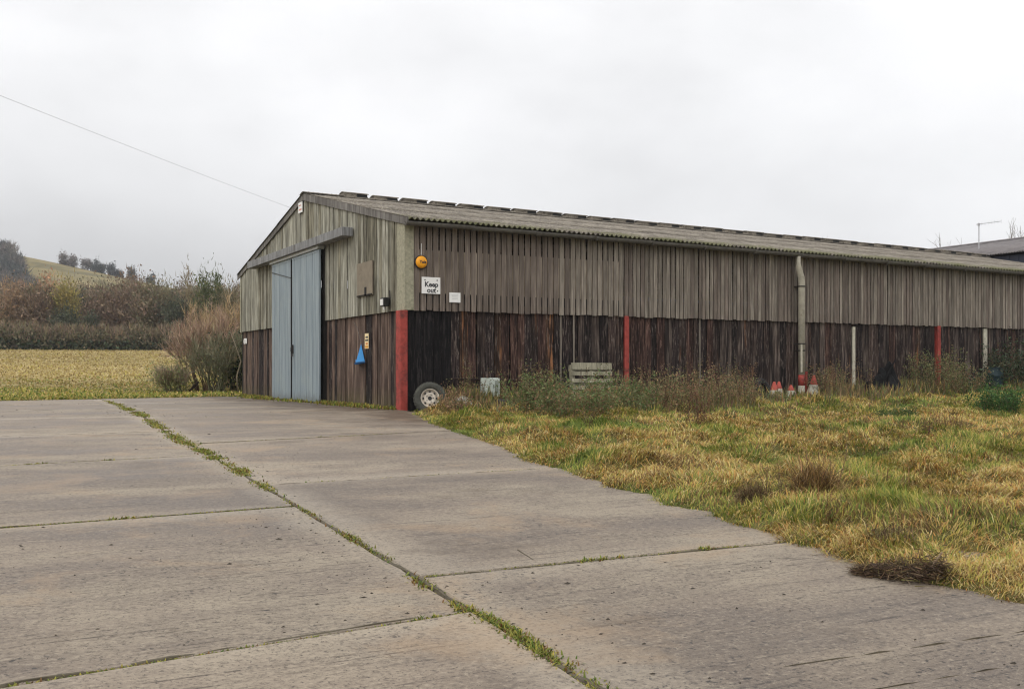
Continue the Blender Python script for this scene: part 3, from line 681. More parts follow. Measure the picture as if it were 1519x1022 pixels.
text('Keep', .17, M_ink, ks, (.01, -.0095, .02), (math.pi/2, 0, 0)); text('out', .17, M_ink, ks, (.01, -.0095, -.12), (math.pi/2, 0, 0))
for (a, b) in ((-.16, .13), (.16, .13), (.17, -.13)): MB().lathe([(0.001, 0), (.017, 0), (.014, .006), (0.001, .008)], 10, Matrix.Translation((a, -.009, b)) @ Matrix.Rotation(math.pi/2, 4, 'X')).build('screw', M_ink, ks)
ns = thing('notice', 'small blank-looking white notice to the lower right of the Keep out sign', 'notice', (1.3, -0.03, 2.73))
MB().box(-.15, .15, -.006, 0, -.12, .12).build('plate', M_sign, ns)
for z in (.06, .03, -.0, -.04): MB().box(-.1+R.uniform(0, .03), .1-R.uniform(0, .05), -.0075, -.0065, z, z+.008).build('text_line', M_grey, ns)
ab = thing('alarm_bell', 'round yellow alarm sounder above the Keep out sign', 'alarm', (0.4, -0.03, 3.55))
M_yel = plain('yellow_plastic', lin(232, 158, 34), 0.45, 0.08, 5, 0)
MB().lathe([(0.001, .085), (.09, .082), (.135, .06), (.15, .02), (.15, 0)], 28, Matrix.Rotation(math.pi/2, 4, 'X')).build('cover', M_yel, ab, True)
MB().lathe([(.148, .0), (.172, .0), (.172, .02), (.15, .024)], 28, Matrix.Rotation(math.pi/2, 4, 'X')).build('backplate', M_black, ab)
text('Yale', .10, M_ink, ab, (.015, -.0865, 0), (math.pi/2, 0, 0))
MB().tube([(0, -.01, .15), (.005, -.012, .45)], .007, 6).build('cable', M_white, ab)
hz_ = thing('hazard_label', 'narrow white and orange label on the brown gable boards', 'label', (0.045, 2.72, 1.72))
MB().box(-.008, 0, -.14, .14, -.2, .2).build('plate', plain('cream_label', lin(226, 206, 160), .5, .05, 5, 0), hz_)
for z, w in ((.10, .10), (.02, .13), (-.07, .09)): MB().box(-.0095, -.0085, -w, w*.8, z-.022, z+.022).build('mark', M_ink if z > 0 else plain('orange_mark', lin(206, 120, 40), .5, .1, 5, 0), hz_)
MB().box(-.0095, -.0085, -.12, .12, -.185, -.12).build('mark', plain('orange_band', lin(214, 150, 60), .5, .1, 5, 0), hz_)
ws = thing('white_tag', 'tiny white square tag at the far end of the gable', 'tag', (0.04, 15.55, 2.05)); MB().box(-.01, 0, -.2, .2, -.1, .1).build('plate', M_sign, ws)
MB().box(-.06, -.011, -.05, .05, -.06, .06).build('box', M_white, ws)
wb = thing('vent_sign', 'small white plate with red marks below the ridge of the gable', 'sign', (-0.045, 8.3, 6.0))
MB().box(-.02, 0, -.2, .2, -.16, .16).build('plate', M_sign, wb); MB().box(-.022, -.0205, -.14, .12, -.09, -.04).box(-.022, -.0205, -.1, .14, .05, .08).build('mark', plain('faded_red', lin(196, 130, 116), .6, .1, 5, 0), wb)
# blue funnel hung on the gable
bf = thing('blue_funnel', 'bright blue plastic triangular scoop hanging on the gable boards', 'scoop', (0.03, 3.12, 1.16))
M_blue = plain('blue_plastic', lin(62, 140, 200), 0.4, 0.08, 5, 0)
mb = MB(); P = [(0, 0, .5), (0, .34, .06), (-.05, .1, 0), (-.26, -.30, -.02), (-.02, -.34, .02)]
mb.add(P+[(-.03, .02, .42)], [(0, 1, 2), (0, 2, 3), (0, 3, 4), (0, 4, 1)]); o = mb.build('scoop', M_blue, bf)
sm = o.modifiers.new('thick', 'SOLIDIFY'); sm.thickness = .012
MB().tube([(-.02, .33, .05), (-.06, .1, -.01), (-.265, -.305, -.03), (-.02, -.35, .01)], .034, 6).build('rim', plain('blue_rim', lin(34, 84, 130), .4, .1, 5, 0), bf)
MB().tube([(0, 0, .5), (0.01, .3, .9), (0.02, .62, 1.1)], .006, 5).build('string', M_barge, bf)
# flood lamp at the corner
fl = thing('flood_lamp', 'small black and white security lamp beside the near barn corner', 'lamp', (-0.03, 0.95, 2.62))
MB().box(-.05, 0, -.06, .06, -.06, .1).tube([(-.03, 0, .06), (-.12, 0, .06)], .014, 6).build('bracket', M_black, fl)
MB().box(-.2, -.06, -.14, .1, -.1, .12).build('housing', M_black, fl, bevel=.012); MB().box(-.215, -.2, -.1, .07, -.07, .08).build('lens', M_white, fl)
MB().tube([(-.05, .18, -.16), (-.09, .18, .1)], .035, 8).build('sensor', M_white, fl); MB().tube([(-.02, -.1, .1), (-.03, -.1, .3)], .015, 6).build('aerial', M_iron, fl)

# ------------------------------------------------------------------ second shed behind, its aerial
M_shed_roof = plain('slate_cement_roof', lin(114, 109, 108), 0.9, 0.2, 3, 0.2, dirt=lin(82, 79, 78), dirt_at=.55)
M_shed_wall = plain('dark_blue_sheet', lin(44, 48, 62), 0.6, 0.15, 2, 0.05)
shed = thing('farm_shed', 'grey corrugated shed roof over dark blue wall behind the barn', 'shed')
SX0, SX1, SXR, SZ0, SZR, SY0, SY1 = 36.0, 52.0, 44.0, 6.75, 8.5, -6.0, 46.0
mb = MB().box(SX0+.3, SX0+.4, SY0+.3, SY1-.3, -.1, SZ0-.1).box(SX1-.4, SX1-.3, SY0+.3, SY1-.3, -.1, SZ0-.1)
for yy in (SY0+.3, SY1-.4): mb.prism([(SX0+.42, -.1), (SX1-.42, -.1), (SX1-.42, SZ0-.05), (SXR, SZR-.1), (SX0+.42, SZ0-.05)], yy, yy+.1, 'y')
shed_wall = mb.build('wall', M_shed_wall, shed)
yy = SY0+.5
while yy < 26: MB().box(SX0+.27, SX0+.297, yy, yy+.1, 0, SZ0-.12).build('wall_rib', M_shed_wall, shed_wall); yy += .5
sa = math.atan2(SZR-SZ0, SXR-SX0); sl = math.hypot(SZR-SZ0, SXR-SX0)
srm = sheet_mesh('roof_sheet', sl+.02, amp=0.03).copy(); srm.materials.clear(); srm.materials.append(M_shed_roof)
for k in range(int((SY1-SY0)/(7*PITCH))):
    for s in (0, 1):
        o = bpy.data.objects.new('roof_sheet', srm); link(o, shed); yk = SY0+k*7*PITCH
        # local x runs along the eaves, local y up the slope
        if s == 0: o.location = (SX0, yk+7*PITCH, SZ0); o.rotation_euler = (sa, 0, -math.pi/2)
        else: o.location = (SX1, yk, SZ0); o.rotation_euler = (sa, 0, math.pi/2)
MB().prism([(SXR-.25, SZR-.0), (SXR, SZR+.09), (SXR+.25, SZR-.0)], SY0, SY1, 'y').build('ridge', M_shed_roof, shed)
M_alu = plain('aluminium', (0.45, 0.45, 0.46), 0.4, 0.1, 8, 0, metal=.6)
ae = thing('television_aerial', 'thin television aerial on a mast above the grey shed roof', 'aerial', (40.0, 14.5, 7.62))
MB().tube([(0, 0, -.05), (0, 0, 1.42)], .03, 6).build('mast', M_alu, ae)
bm_ = MB().tube([(-.1, .1, 1.38), (.86, -.74, 1.52)], .016, 6)
for t in np.linspace(.1, 1, 8): 
    p = Vector((-.1, .1, 1.38)).lerp(Vector((.86, -.74, 1.52)), t); bm_.tube([p+Vector((0, 0, -.1)), p+Vector((0, 0, .1))], .007, 4)
bm_.build('boom', M_alu, ae); MB().box(-.05, .04, -.05, .05, 1.3, 1.44).build('reflector', M_alu, ae)

# overhead wire to the gable
A = Vector((-0.08, 9.25, 6.12)); B = Vector((-8.71, -0.44, 6.47)); pts = []
E_ = A+(B-A)*2.6
for i in range(40):
    t = i/39; p = A.lerp(E_, t); p.z -= 0.5*(4*t*(1-t)*.35); pts.append(p)
wire = MB().tube(pts, 0.0045, 6).build('overhead_wire', plain('wire_grey', (0.45, 0.45, 0.46), .6, .1, 5, 0), None)
tag(wire, 'thin overhead wire running to the top of the gable', 'wire')

# ------------------------------------------------------------------ clutter along the wall
def gz(x, y): return float(zsoil(x, y))
M_rubber = plain('perished_rubber', lin(66, 66, 60), 0.85, 0.25, 14, 0.3, dirt=lin(96, 98, 82), dirt_at=.58)
M_rim = plain('chipped_white_rim', lin(200, 190, 176), 0.55, 0.1, 8, 0.1, dirt=lin(120, 82, 58), dirt_at=.60)
wh = thing('vehicle_wheel', 'old wheel with chipped white rim leaning beside the red corner post', 'wheel', (0.20, -1.0, -.075))
aim = Matrix.Translation((0, 0, .372)) @ Matrix.Rotation(math.radians(202), 4, 'Z') @ Matrix.Rotation(math.radians(-82), 4, 'Y') @ Matrix.Rotation(0, 4, 'Z')
aim = Matrix.Translation((0, 0, .372)) @ Vector((-.33, -.93, .16)).to_track_quat('Z', 'Y').to_matrix().to_4x4()
tp = [(.215, .07), (.235, .095), (.27, .108), (.32, .11), (.352, .1), (.366, .075), (.37, 0), (.366, -.075), (.352, -.1), (.32, -.11), (.27, -.108), (.235, -.095), (.215, -.07), (.205, 0)]
ty = MB().lathe(tp, 40, aim, close=True).build('tyre', M_rubber, wh, True)
tr = MB()
for j in range(30):
    a = 2*math.pi*j/30
    for s in (-1, 1): tr.box(.355, .378, -.022, .022, s*.06-.035, s*.06+.035, aim @ Matrix.Rotation(a+s*.05, 4, 'Z'))
tr.build('tread', M_rubber, ty)
MB().lathe([(.206, .085), (.216, .088), (.216, .078), (.2, .06), (.185, .01), (.17, 0), (.15, .012), (.12, .035), (.085, .03), (.07, .02), (.045, .02)], 32, aim).build('rim', M_rim, wh, True)
for j in range(8):
    a = 2*math.pi*j/8; MB().box(.135, .168, -.025, .025, .0, .028, aim @ Matrix.Rotation(a, 4, 'Z')).build('rim_slot', M_black, wh)
MB().lathe([(.048, .02), (.045, .035), (.001, .03)], 16, aim).build('hub_hole', M_black, wh)
for j in range(5):
    a = 2*math.pi*j/5; MB().lathe([(.012, .03), (.012, .045), (.001, .048)], 6, aim @ Matrix.Rotation(a, 4, 'Z') @ Matrix.Translation((.085, 0, 0))).build('wheel_nut', M_iron, wh)

def rough_blob(name, mat, parent, loc, sx, sy, sz, seed, amp=.35, sub=3, rz=0):
    bm = bmesh.new(); bmesh.ops.create_icosphere(bm, subdivisions=sub, radius=1)
    for v_ in bm.verts:
        n = mnoise.noise(v_.co*1.3+Vector((seed, 0, 0)))*amp+mnoise.noise(v_.co*3.1+Vector((0, seed, 0)))*amp*.5
        v_.co *= 1+n
        v_.co = Vector((v_.co.x*sx, v_.co.y*sy, max(v_.co.z, -.35)*sz))
    me = bpy.data.meshes.new(name); bm.to_mesh(me); bm.free(); me.materials.append(mat)
    me.polygons.foreach_set('use_smooth', [True]*len(me.polygons))
    o = bpy.data.objects.new(name, me); link(o, parent); o.location = loc; o.rotation_euler = (0, 0, rz); return o
o = rough_blob('plastic_sack', plain('dirty_white_sack', lin(168, 172, 162), .6, .2, 8, .3, dirt=lin(96, 98, 84), dirt_at=.55), None, (1.02, -1.0, gz(1.02, -1.0)+.1), .26, .2, .2, 3.1, .3)
tag(o, 'crumpled whitish sack lying in weeds right of the wheel', 'sack')
# white cabinet panel and the dark roll under it
wp = thing('white_cabinet', 'battered white metal cabinet standing against the dark lower boards', 'cabinet', (2.07, -0.42, gz(2.07, -.42)), .12)
Mw = plain('chipped_white_enamel', lin(196, 204, 194), .5, .1, 8, .1, dirt=lin(110, 112, 96), dirt_at=.56)
MB().box(-.2, .2, -.13, .13, .2, .66).build('case', Mw, wp, bevel=.01); MB().box(-.17, .03, -.145, -.131, .24, .63).build('door', Mw, wp, bevel=.004)
MB().box(.06, .16, -.142, -.131, .3, .6).build('panel', plain('grey_panel', lin(140, 146, 136), .6, .1, 8, 0), wp); MB().tube([(.0, -.15, .42), (.0, -.165, .42), (.0, -.165, .5), (.0, -.15, .5)], .008, 5).build('handle', M_iron, wp)
for a in (-.16, .16): MB().box(a-.02, a+.02, -.1, .1, 0, .2).build('foot', M_iron, wp)
ro = thing('felt_roll', 'dark grey roll of felt lying in grass before the white cabinet', 'roll', (2.2, -1.15, gz(2.2, -1.15)+.12), .3)
sp_ = [(.02+.011*t/math.pi*1.2) for t in np.linspace(0, 6*math.pi, 60)]
pr_ = [(r*math.cos(t), r*math.sin(t)) for r, t in zip(sp_, np.linspace(0, 6*math.pi, 60))]; pr_i = [(a*.93, b*.93) for a, b in pr_]
mb = MB()
for d0 in (0,):
    vs = [(-.42, a, b) for a, b in pr_]+[(.42, a, b) for a, b in pr_]; n = len(pr_); mb.add(vs, [(i, i+1, n+i+1, n+i) for i in range(n-1)])
o = mb.build('sheet', plain('felt', lin(58, 54, 52), .95, .25, 12, .3), ro, True); s_ = o.modifiers.new('t', 'SOLIDIFY'); s_.thickness = .006
# rusty frame
M_rust = plain('rusty_iron', lin(46, 34, 30), .85, .35, 15, .2)
fr = thing('rusty_frame', 'rusty dark iron rail frame behind the white cabinet', 'frame', (2.05, -0.12, 0.0))
MB().tube([(-.9, 0, .74), (1.0, 0, .70)], .028, 6).build('top_rail', M_rust, fr); MB().tube([(-.85, 0, .3), (.95, 0, .28)], .02, 6).build('lower_rail', M_rust, fr)
for a in (-.78, -.45, .12, .62, .96): MB().tube([(a, 0, -.05), (a+.02, 0, .74)], .024, 6).build('upright', M_rust, fr)
# pallet on edge
pl = thing('wooden_pallet', 'grey green wooden pallet propped upright against the wall among weeds', 'pallet', (4.83, -0.75, gz(5.05, -.75)), -.03)
M_pal = wood('pallet_wood', lin(112, 108, 92), lin(150, 145, 124), lin(178, 172, 150), .12)
for i, z in enumerate((.05, .24, .42, .60, .78, .93)):
    o = MB().box(-.6, .6, -.02, 0, 0, .095 if i < 5 else .17).build('slat', M_pal, pl); o.location = (R.uniform(-.01, .01), -z*-.12-.09, z); o.rotation_euler = (-.12, R.uniform(-.01, .01), 0)
for a in (-.55, 0, .55): MB().box(a-.05, a+.05, -.07, .03, .02, 1.05, Matrix.Rotation(-.12, 4, 'X')).build('bearer', M_pal, pl)
for i, z in enumerate((.08, .5, .9)): MB().box(-.6, .6, .03, .05, z, z+.1, Matrix.Rotation(-.12, 4, 'X')).build('rear_slat', M_pal, pl)
# traffic cones
M_cone = plain('faded_red_cone', lin(150, 70, 60), .8, .3, 8, .05); M_cw = plain('dirty_white_band', lin(176, 173, 158), .7, .2, 10, .05, dirt=lin(112, 106, 90), dirt_at=.53)
def cone(x, y, h, tilt, label, white_lo, white_hi):
    t = thing('traffic_cone', label, 'cone', (x, y, gz(x, y)), R.uniform(0, 1), 'traffic cones along the wall'); t.rotation_euler[0] = tilt
    rad = lambda z: .19*(1-z/h)+.03
    base_mat = M_cone
    MB().box(-.23, .23, -.23, .23, 0, .035).build('base', M_black, t, bevel=.01)
    for nm, a, b, mt in (('lower_cone', .035, white_lo, M_cw), ('white_sleeve', white_lo, white_hi, M_cw), ('red_tip', white_hi, h, M_cone)):
        MB().lathe([(rad(a)+.002*(nm == 'white_sleeve'), a), (rad(b)+.002*(nm == 'white_sleeve'), b)]+([(rad(b)*.6, b+.004)] if nm == 'red_tip' else []), 18).build(nm, mt, t, True)
cone(10.98, -0.75, .54, 0, 'red and white traffic cone, leftmost of the row by the downpipe', .16, .3)
cone(11.33, -0.55, .58, .02, 'red and white traffic cone with the widest pale lower half, second in the row', .2, .38)
cone(11.75, -0.62, .42, -.03, 'shortest dull traffic cone just left of the downpipe', .13, .26)
cone(12.78, -0.45, .60, .03, 'red tipped traffic cone standing right of the downpipe', .18, .32)
# black plastic heap
bp_ = thing('black_plastic_sheet', 'crumpled black plastic sheeting heaped against the wall', 'plastic sheet', (14.3, -1.4, gz(14.3, -1.4)))
M_bp = plain('black_sheeting', (0.006, 0.006, 0.006), .7, .3, 3, .3, spec=.08)
n = 30; VX = []
for j in range(n):
    for i in range(n):
        u, v_ = i/(n-1)*2-1, j/(n-1)*2-1
        h = max(0, 1-abs(u*1.0-.35)**1.2-abs(v_)**1.5*.9)*.62+(.34*max(0, 1-abs(u-.62)*4-abs(v_)*1.6))
        h += mnoise.noise(Vector((u*3, v_*3, 2)))*.16*max(0, 1-max(abs(u), abs(v_))**3)+abs(mnoise.noise(Vector((u*6, v_*5, 7))))*.09
        VX.append((u*1.05, v_*.6, max(0, h)*1.35))
MB().add(VX, [(j*n+i, j*n+i+1, (j+1)*n+i+1, (j+1)*n+i) for j in range(n-1) for i in range(n-1)]).build('sheet', M_bp, bp_)
MB().tube([(-.3, -.45, .1), (.3, -.2, .75), (.8, -.05, 1.12)], [.03, .026, .02], 6).build('fold', M_bp, bp_)
# dark green drum behind the ivy
dr = thing('green_drum', 'dark blue-green plastic drum half hidden by ivy at the wall', 'drum', (20.5, -0.75, gz(20.5, -.75)))
M_dr = plain('dark_green_plastic', lin(24, 42, 46), .6, .15, 5, .05)
MB().lathe([(.001, 0), (.27, 0), (.29, .03), (.29, .28), (.305, .3), (.29, .32), (.29, .6), (.305, .62), (.29, .64), (.29, .86), (.27, .9), (.001, .9)], 22).build('body', M_dr, dr, True)
MB().lathe([(.05, .9), (.05, .93), (.001, .935)], 12, Matrix.Translation((.13, 0, 0))).build('bung', M_black, dr); MB().lathe([(.285, .9), (.3, .9), (.3, .86)], 22).build('rim', M_dr, dr)
# scrap tyres lying left of the cones
for (x, y, k, lb) in ((10.1, -.7, 0, 'flat dark tyre lying in weeds, nearer the middle red post'), (10.75, -.55, 1, 'dark tyre leaning left of the traffic cones')):
    t = thing('scrap_tyre', lb, 'tyre', (x, y, gz(x, y)+(.1 if k == 0 else .3)), .4, 'scrap tyres by the wall'); t.rotation_euler[0] = [0.1, 1.1][k]
    MB().lathe([(a, b) for a, b in tp], 28, None, close=True).build('casing', plain('black_rubber', lin(38, 36, 35), .85, .3, 10, .2), t, True)
    MB().lathe([(.2, .071), (.215, .075), (.22, .085)], 28).build('bead', M_black, t)
# post lying at the foot of the left-hand shrub
pa, pb = gpos(280, 43), gpos(294, 42.5); lp = MB().tube([(*pa, gz(*pa)-.02), (*pb, gz(*pb)+.42)], .055, 7).build('leaning_post', M_rail, None); tag(lp, 'short dark post leaning in grass at the foot of the shrub', 'post')

# ------------------------------------------------------------------ vegetation builders
M_leaf = attr_mat('leaf', 0.7, 0.3); M_grass = attr_mat('grass_blade', 0.7, 0.25); M_twig = attr_mat('twig', 0.9, 0.0)
def pick(cols, n, rng, w=None, jit=0.18):
    c = np.array(cols)[rng.choice(len(cols), n, p=None if w is None else np.array(w)/np.sum(w))]
    return c*(1+rng.uniform(-jit, jit, (n, 1)))*(1+rng.uniform(-jit*.3, jit*.3, (n, 3)))
def blades(P, L, Wd, az, bend, cb, ct):
    n = len(P); h = np.stack([np.cos(az), np.sin(az), np.zeros(n)], 1); up = np.array([0, 0, 1.0])
    s = np.stack([-np.sin(az), np.cos(az), np.zeros(n)], 1)
    a1 = (bend*.45)[:, None]; a2 = bend[:, None]; Lc = L[:, None]; w = Wd[:, None]
    p1 = P+Lc*.5*(up*np.cos(a1)+h*np.sin(a1)); p2 = p1+Lc*.5*(up*np.cos(a2)+h*np.sin(a2))
    V = np.stack([P-s*w*.5, P+s*w*.5, p1-s*w*.42, p1+s*w*.42, p2], 1).reshape(-1, 3)
    b = (np.arange(n)*5)[:, None, None]; F = (np.array([[0, 1, 3], [0, 3, 2], [2, 3, 4]])[None]+b).reshape(-1, 3)
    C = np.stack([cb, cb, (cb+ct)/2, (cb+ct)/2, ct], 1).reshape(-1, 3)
    return V, F, C
def cards(P, size, rng, cols, aspect=2.0, nrm=None):
    """leaf-shaped quads (rhombs) with random attitude"""
    n = len(P); a = rng.normal(size=(n, 3)); a /= np.linalg.norm(a, axis=1)[:, None]
    b = rng.normal(size=(n, 3)); b -= a*(a*b).sum(1)[:, None]; b /= np.linalg.norm(b, axis=1)[:, None]
    L = (size*.5)[:, None]; w = L/aspect
    V = np.stack([P-a*L, P+b*w, P+a*L, P-b*w], 1).reshape(-1, 3)
    F = (np.arange(n)*4)[:, None]+np.array([[0, 1, 2, 3]]); C = np.repeat(cols, 4, 0)
    return V, F, C
def slivers(P, D, L, Wd, rng, cols):
    """fine twigs: long thin triangles"""
    n = len(P); b = rng.normal(size=(n, 3)); b -= D*(D*b).sum(1)[:, None]; b /= np.linalg.norm(b, axis=1)[:, None]+1e-9
    w = Wd[:, None]*.5; V = np.stack([P-b*w, P+b*w, P+D*L[:, None]], 1).reshape(-1, 3)
    F = (np.arange(n)*3)[:, None]+np.array([[0, 1, 2]]); return V, F, np.repeat(cols, 3, 0)
def segs_mesh(S, col, rng, sides=4):
    """S rows p0 p1 r0 r1 -> prisms"""
    S = np.array(S, float); n = len(S); p0, p1, r0, r1 = S[:, :3], S[:, 3:6], S[:, 6:7], S[:, 7:8]
    d = p1-p0; d /= np.linalg.norm(d, axis=1)[:, None]+1e-9; ref = np.where(np.abs(d[:, 2:3]) < .9, np.array([[0, 0, 1.0]]), np.array([[1.0, 0, 0]]))
    a = np.cross(d, ref); a /= np.linalg.norm(a, axis=1)[:, None]; b = np.cross(d, a); V = []
    for p, r in ((p0, r0), (p1, r1)):
        for j in range(sides): t = 2*np.pi*j/sides; V.append(p+(a*np.cos(t)+b*np.sin(t))*r)
    V = np.stack(V, 1).reshape(-1, 3); q = np.array([[j, (j+1) % sides, sides+(j+1) % sides, sides+j] for j in range(sides)])
    F = ((np.arange(n)*2*sides)[:, None, None]+q[None]).reshape(-1, 4)
    C = np.repeat(np.array(col)[None]*(1+rng.uniform(-.2, .2, (n, 1))), 2*sides, 0); return V, F, C
def cat(parts):
    V, F, C, k = [], [], [], 0
    for v, f, c in parts: V.append(v); F.append(f+k); C.append(c); k += len(v)
    return np.concatenate(V), np.concatenate(F), np.concatenate(C)
def grow(rng, p, d, L, r, depth, out, spread=.6, kids=3, up=.25, shrink=.68, wob=.15):
    n = 3; q = np.array(p, float); dd = np.array(d, float)
    for i in range(n):
        dd = dd+rng.normal(size=3)*wob; dd[2] += up*.3; dd /= np.linalg.norm(dd)
        e = q+dd*L/n; out.append([*q, *e, r*(1-i/n*.4), r*(1-(i+1)/n*.4)]); q = e
        if depth > 0 and i >= (0 if depth < 3 else 1):
            for _ in range(kids if i == n-1 else max(1, kids-1)):
                nd = dd+rng.normal(size=3)*spread; nd[2] += up; nd /= np.linalg.norm(nd)
                grow(rng, q, nd, L*shrink*rng.uniform(.7, 1.15), r*.5, depth-1, out, spread, kids, up, shrink, wob)

G_STRAW = lin(208, 180, 112, .9); G_PALE = lin(220, 200, 142, .9); G_YEL = lin(180, 168, 82, .9); G_GRN = lin(138, 148, 66, .9); G_DGRN = lin(98, 120, 52, .88); G_BRN = lin(142, 108, 70, .85); G_ORG = lin(200, 150, 84, .9)

# rough grass right of the yard
def grass_field(name, n, Z0, Z1, lo, hi, zpow, rng, keep, label):
    t = rng.random(n); Z = (Z0**zpow+(Z1**zpow-Z0**zpow)*t)**(1/zpow); X = (lo+(hi-lo)*rng.random(n))*Z
    x, y = CAM.x+X*RX[0]+Z*FX[0], CAM.y+X*RX[1]+Z*FX[1]; k = keep(x, y); x, y, Z = x[k], y[k], Z[k]; n = len(x)
    T = tuss(x, y); dry = .0+fbm(x, y, .55, 3, 41)*.65+fbm(x, y, 2.6, 2, 44)*.35+rng.normal(size=n)*.07; lush = fbm(x, y, .8, 3, 52)
    e = edge(x, y); dry = dry-.16*np.exp(-np.abs(e)/.22)*(vnoise(x, y, .9, 3) > .4)
    L = (.05+.20*T*rng.uniform(.5, 1.3, n))*np.where(dry > .5, 1.1, .82)*(.55+.45*sstep(0, .5, e)); Wd = .0016+.00068*Z*rng.uniform(.6, 1.4, n)
    flow = 2*np.pi*fbm(x, y, 1.1, 2, 61)*2; az = flow+rng.normal(size=n)*.9
    bend = np.where(dry > .48, rng.uniform(1.1, 2.6, n), rng.uniform(.5, 2.0, n))
    base = np.empty((n, 3)); tip = np.empty((n, 3)); r = rng.random(n)
    dc = pick([G_STRAW, G_PALE, G_ORG, G_BRN, G_YEL], n, rng, [3.2, 1.3, 2.2, 2.2, 3.2]); gc = pick([G_GRN, G_YEL, G_DGRN, G_STRAW], n, rng, [4.5, 3, 2.6, .8]); lc = pick([G_DGRN, G_GRN], n, rng)
    tip = np.where((dry > .47)[:, None], dc, gc); tip = np.where(((lush > .65) & (dry < .52))[:, None], lc, tip)
    br = (fbm(x, y, 1.7, 2, 71) > .70) & (r < .4); tip[br] = pick([G_BRN, lin(112, 90, 58, .8)], int(br.sum()), rng)
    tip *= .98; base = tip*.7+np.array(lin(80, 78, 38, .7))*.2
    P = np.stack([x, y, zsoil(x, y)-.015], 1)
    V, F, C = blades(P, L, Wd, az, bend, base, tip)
    o = npmesh(name, V, F, C, M_grass); tag(o, label, 'grass', kind='stuff'); return o
keepR = lambda x, y: (edge(x, y) > -.02) & (y < -.02) & (x > -6)
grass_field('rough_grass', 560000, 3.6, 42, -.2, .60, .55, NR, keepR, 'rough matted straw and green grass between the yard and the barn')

# verge and far field on the left
def far_grass(name, n, y0, y1, label, cols, wts, Lr, rng, keepf=lambda x, y: 1.0):
    t = rng.random(n); y = (y0**.25+(y1**.25-y0**.25)*t)**4; x = rng.uniform(-.66, -.2, n)*1.0
    Z = (y-CAM.y)/(FX[1]-x*math.sin(TH)); X = x*Z; xw = CAM.x+X*RX[0]+Z*FX[0]; k = (edge(xw, y) > 0) & (rng.random(n) < keepf(xw, y)) & ~((xw > -.3) & (y < BW+.3)); xw, y, Z = xw[k], y[k], Z[k]; n = len(y)
    cl = fbm(xw*.5, y, .35, 3, 81)
    L = rng.uniform(*Lr, n)*(.5+cl); Wd = .012+.0011*Z*rng.uniform(.7, 1.5, n)
    tip = pick(cols, n, rng, wts, .06)*(.5+.35*cl[:, None]+.65*fbm(xw*.4, y, .11, 3, 84)[:, None]);  
    V, F, C = blades(np.stack([xw, y, zsoil(xw, y)-.02], 1), L, Wd, rng.uniform(0, 6.28, n), rng.uniform(.5, 2.0, n), tip*.75, tip)
    o = npmesh(name, V, F, C, M_grass); tag(o, label, 'grass', kind='stuff')
far_grass('verge_grass', 46000, 11.5, 36, 'short green grass along the far edge of the concrete', [G_GRN, G_DGRN, G_YEL, G_STRAW], [3, 1.6, 3, 2.4], (.05, .17), NR, lambda x, y: np.clip(2.2*fbm(x*.5, y, .22, 3, 19)-.25-(y-16)*.05, 0, 1))
far_grass('field_grass', 70000, 19, 97, 'straw coloured tussocky grass covering the field to the hedge', [lin(206, 184, 124, .74), lin(190, 166, 106, .74), lin(218, 198, 142, .74), G_YEL, lin(160, 136, 92, .74)], [4, 3, 2, 1, 1.6], (.04, .17), NR, lambda x, y: np.clip((y-19)/13+1.2*fbm(x*.5, y, .22, 3, 23)-.5, 0, 1))

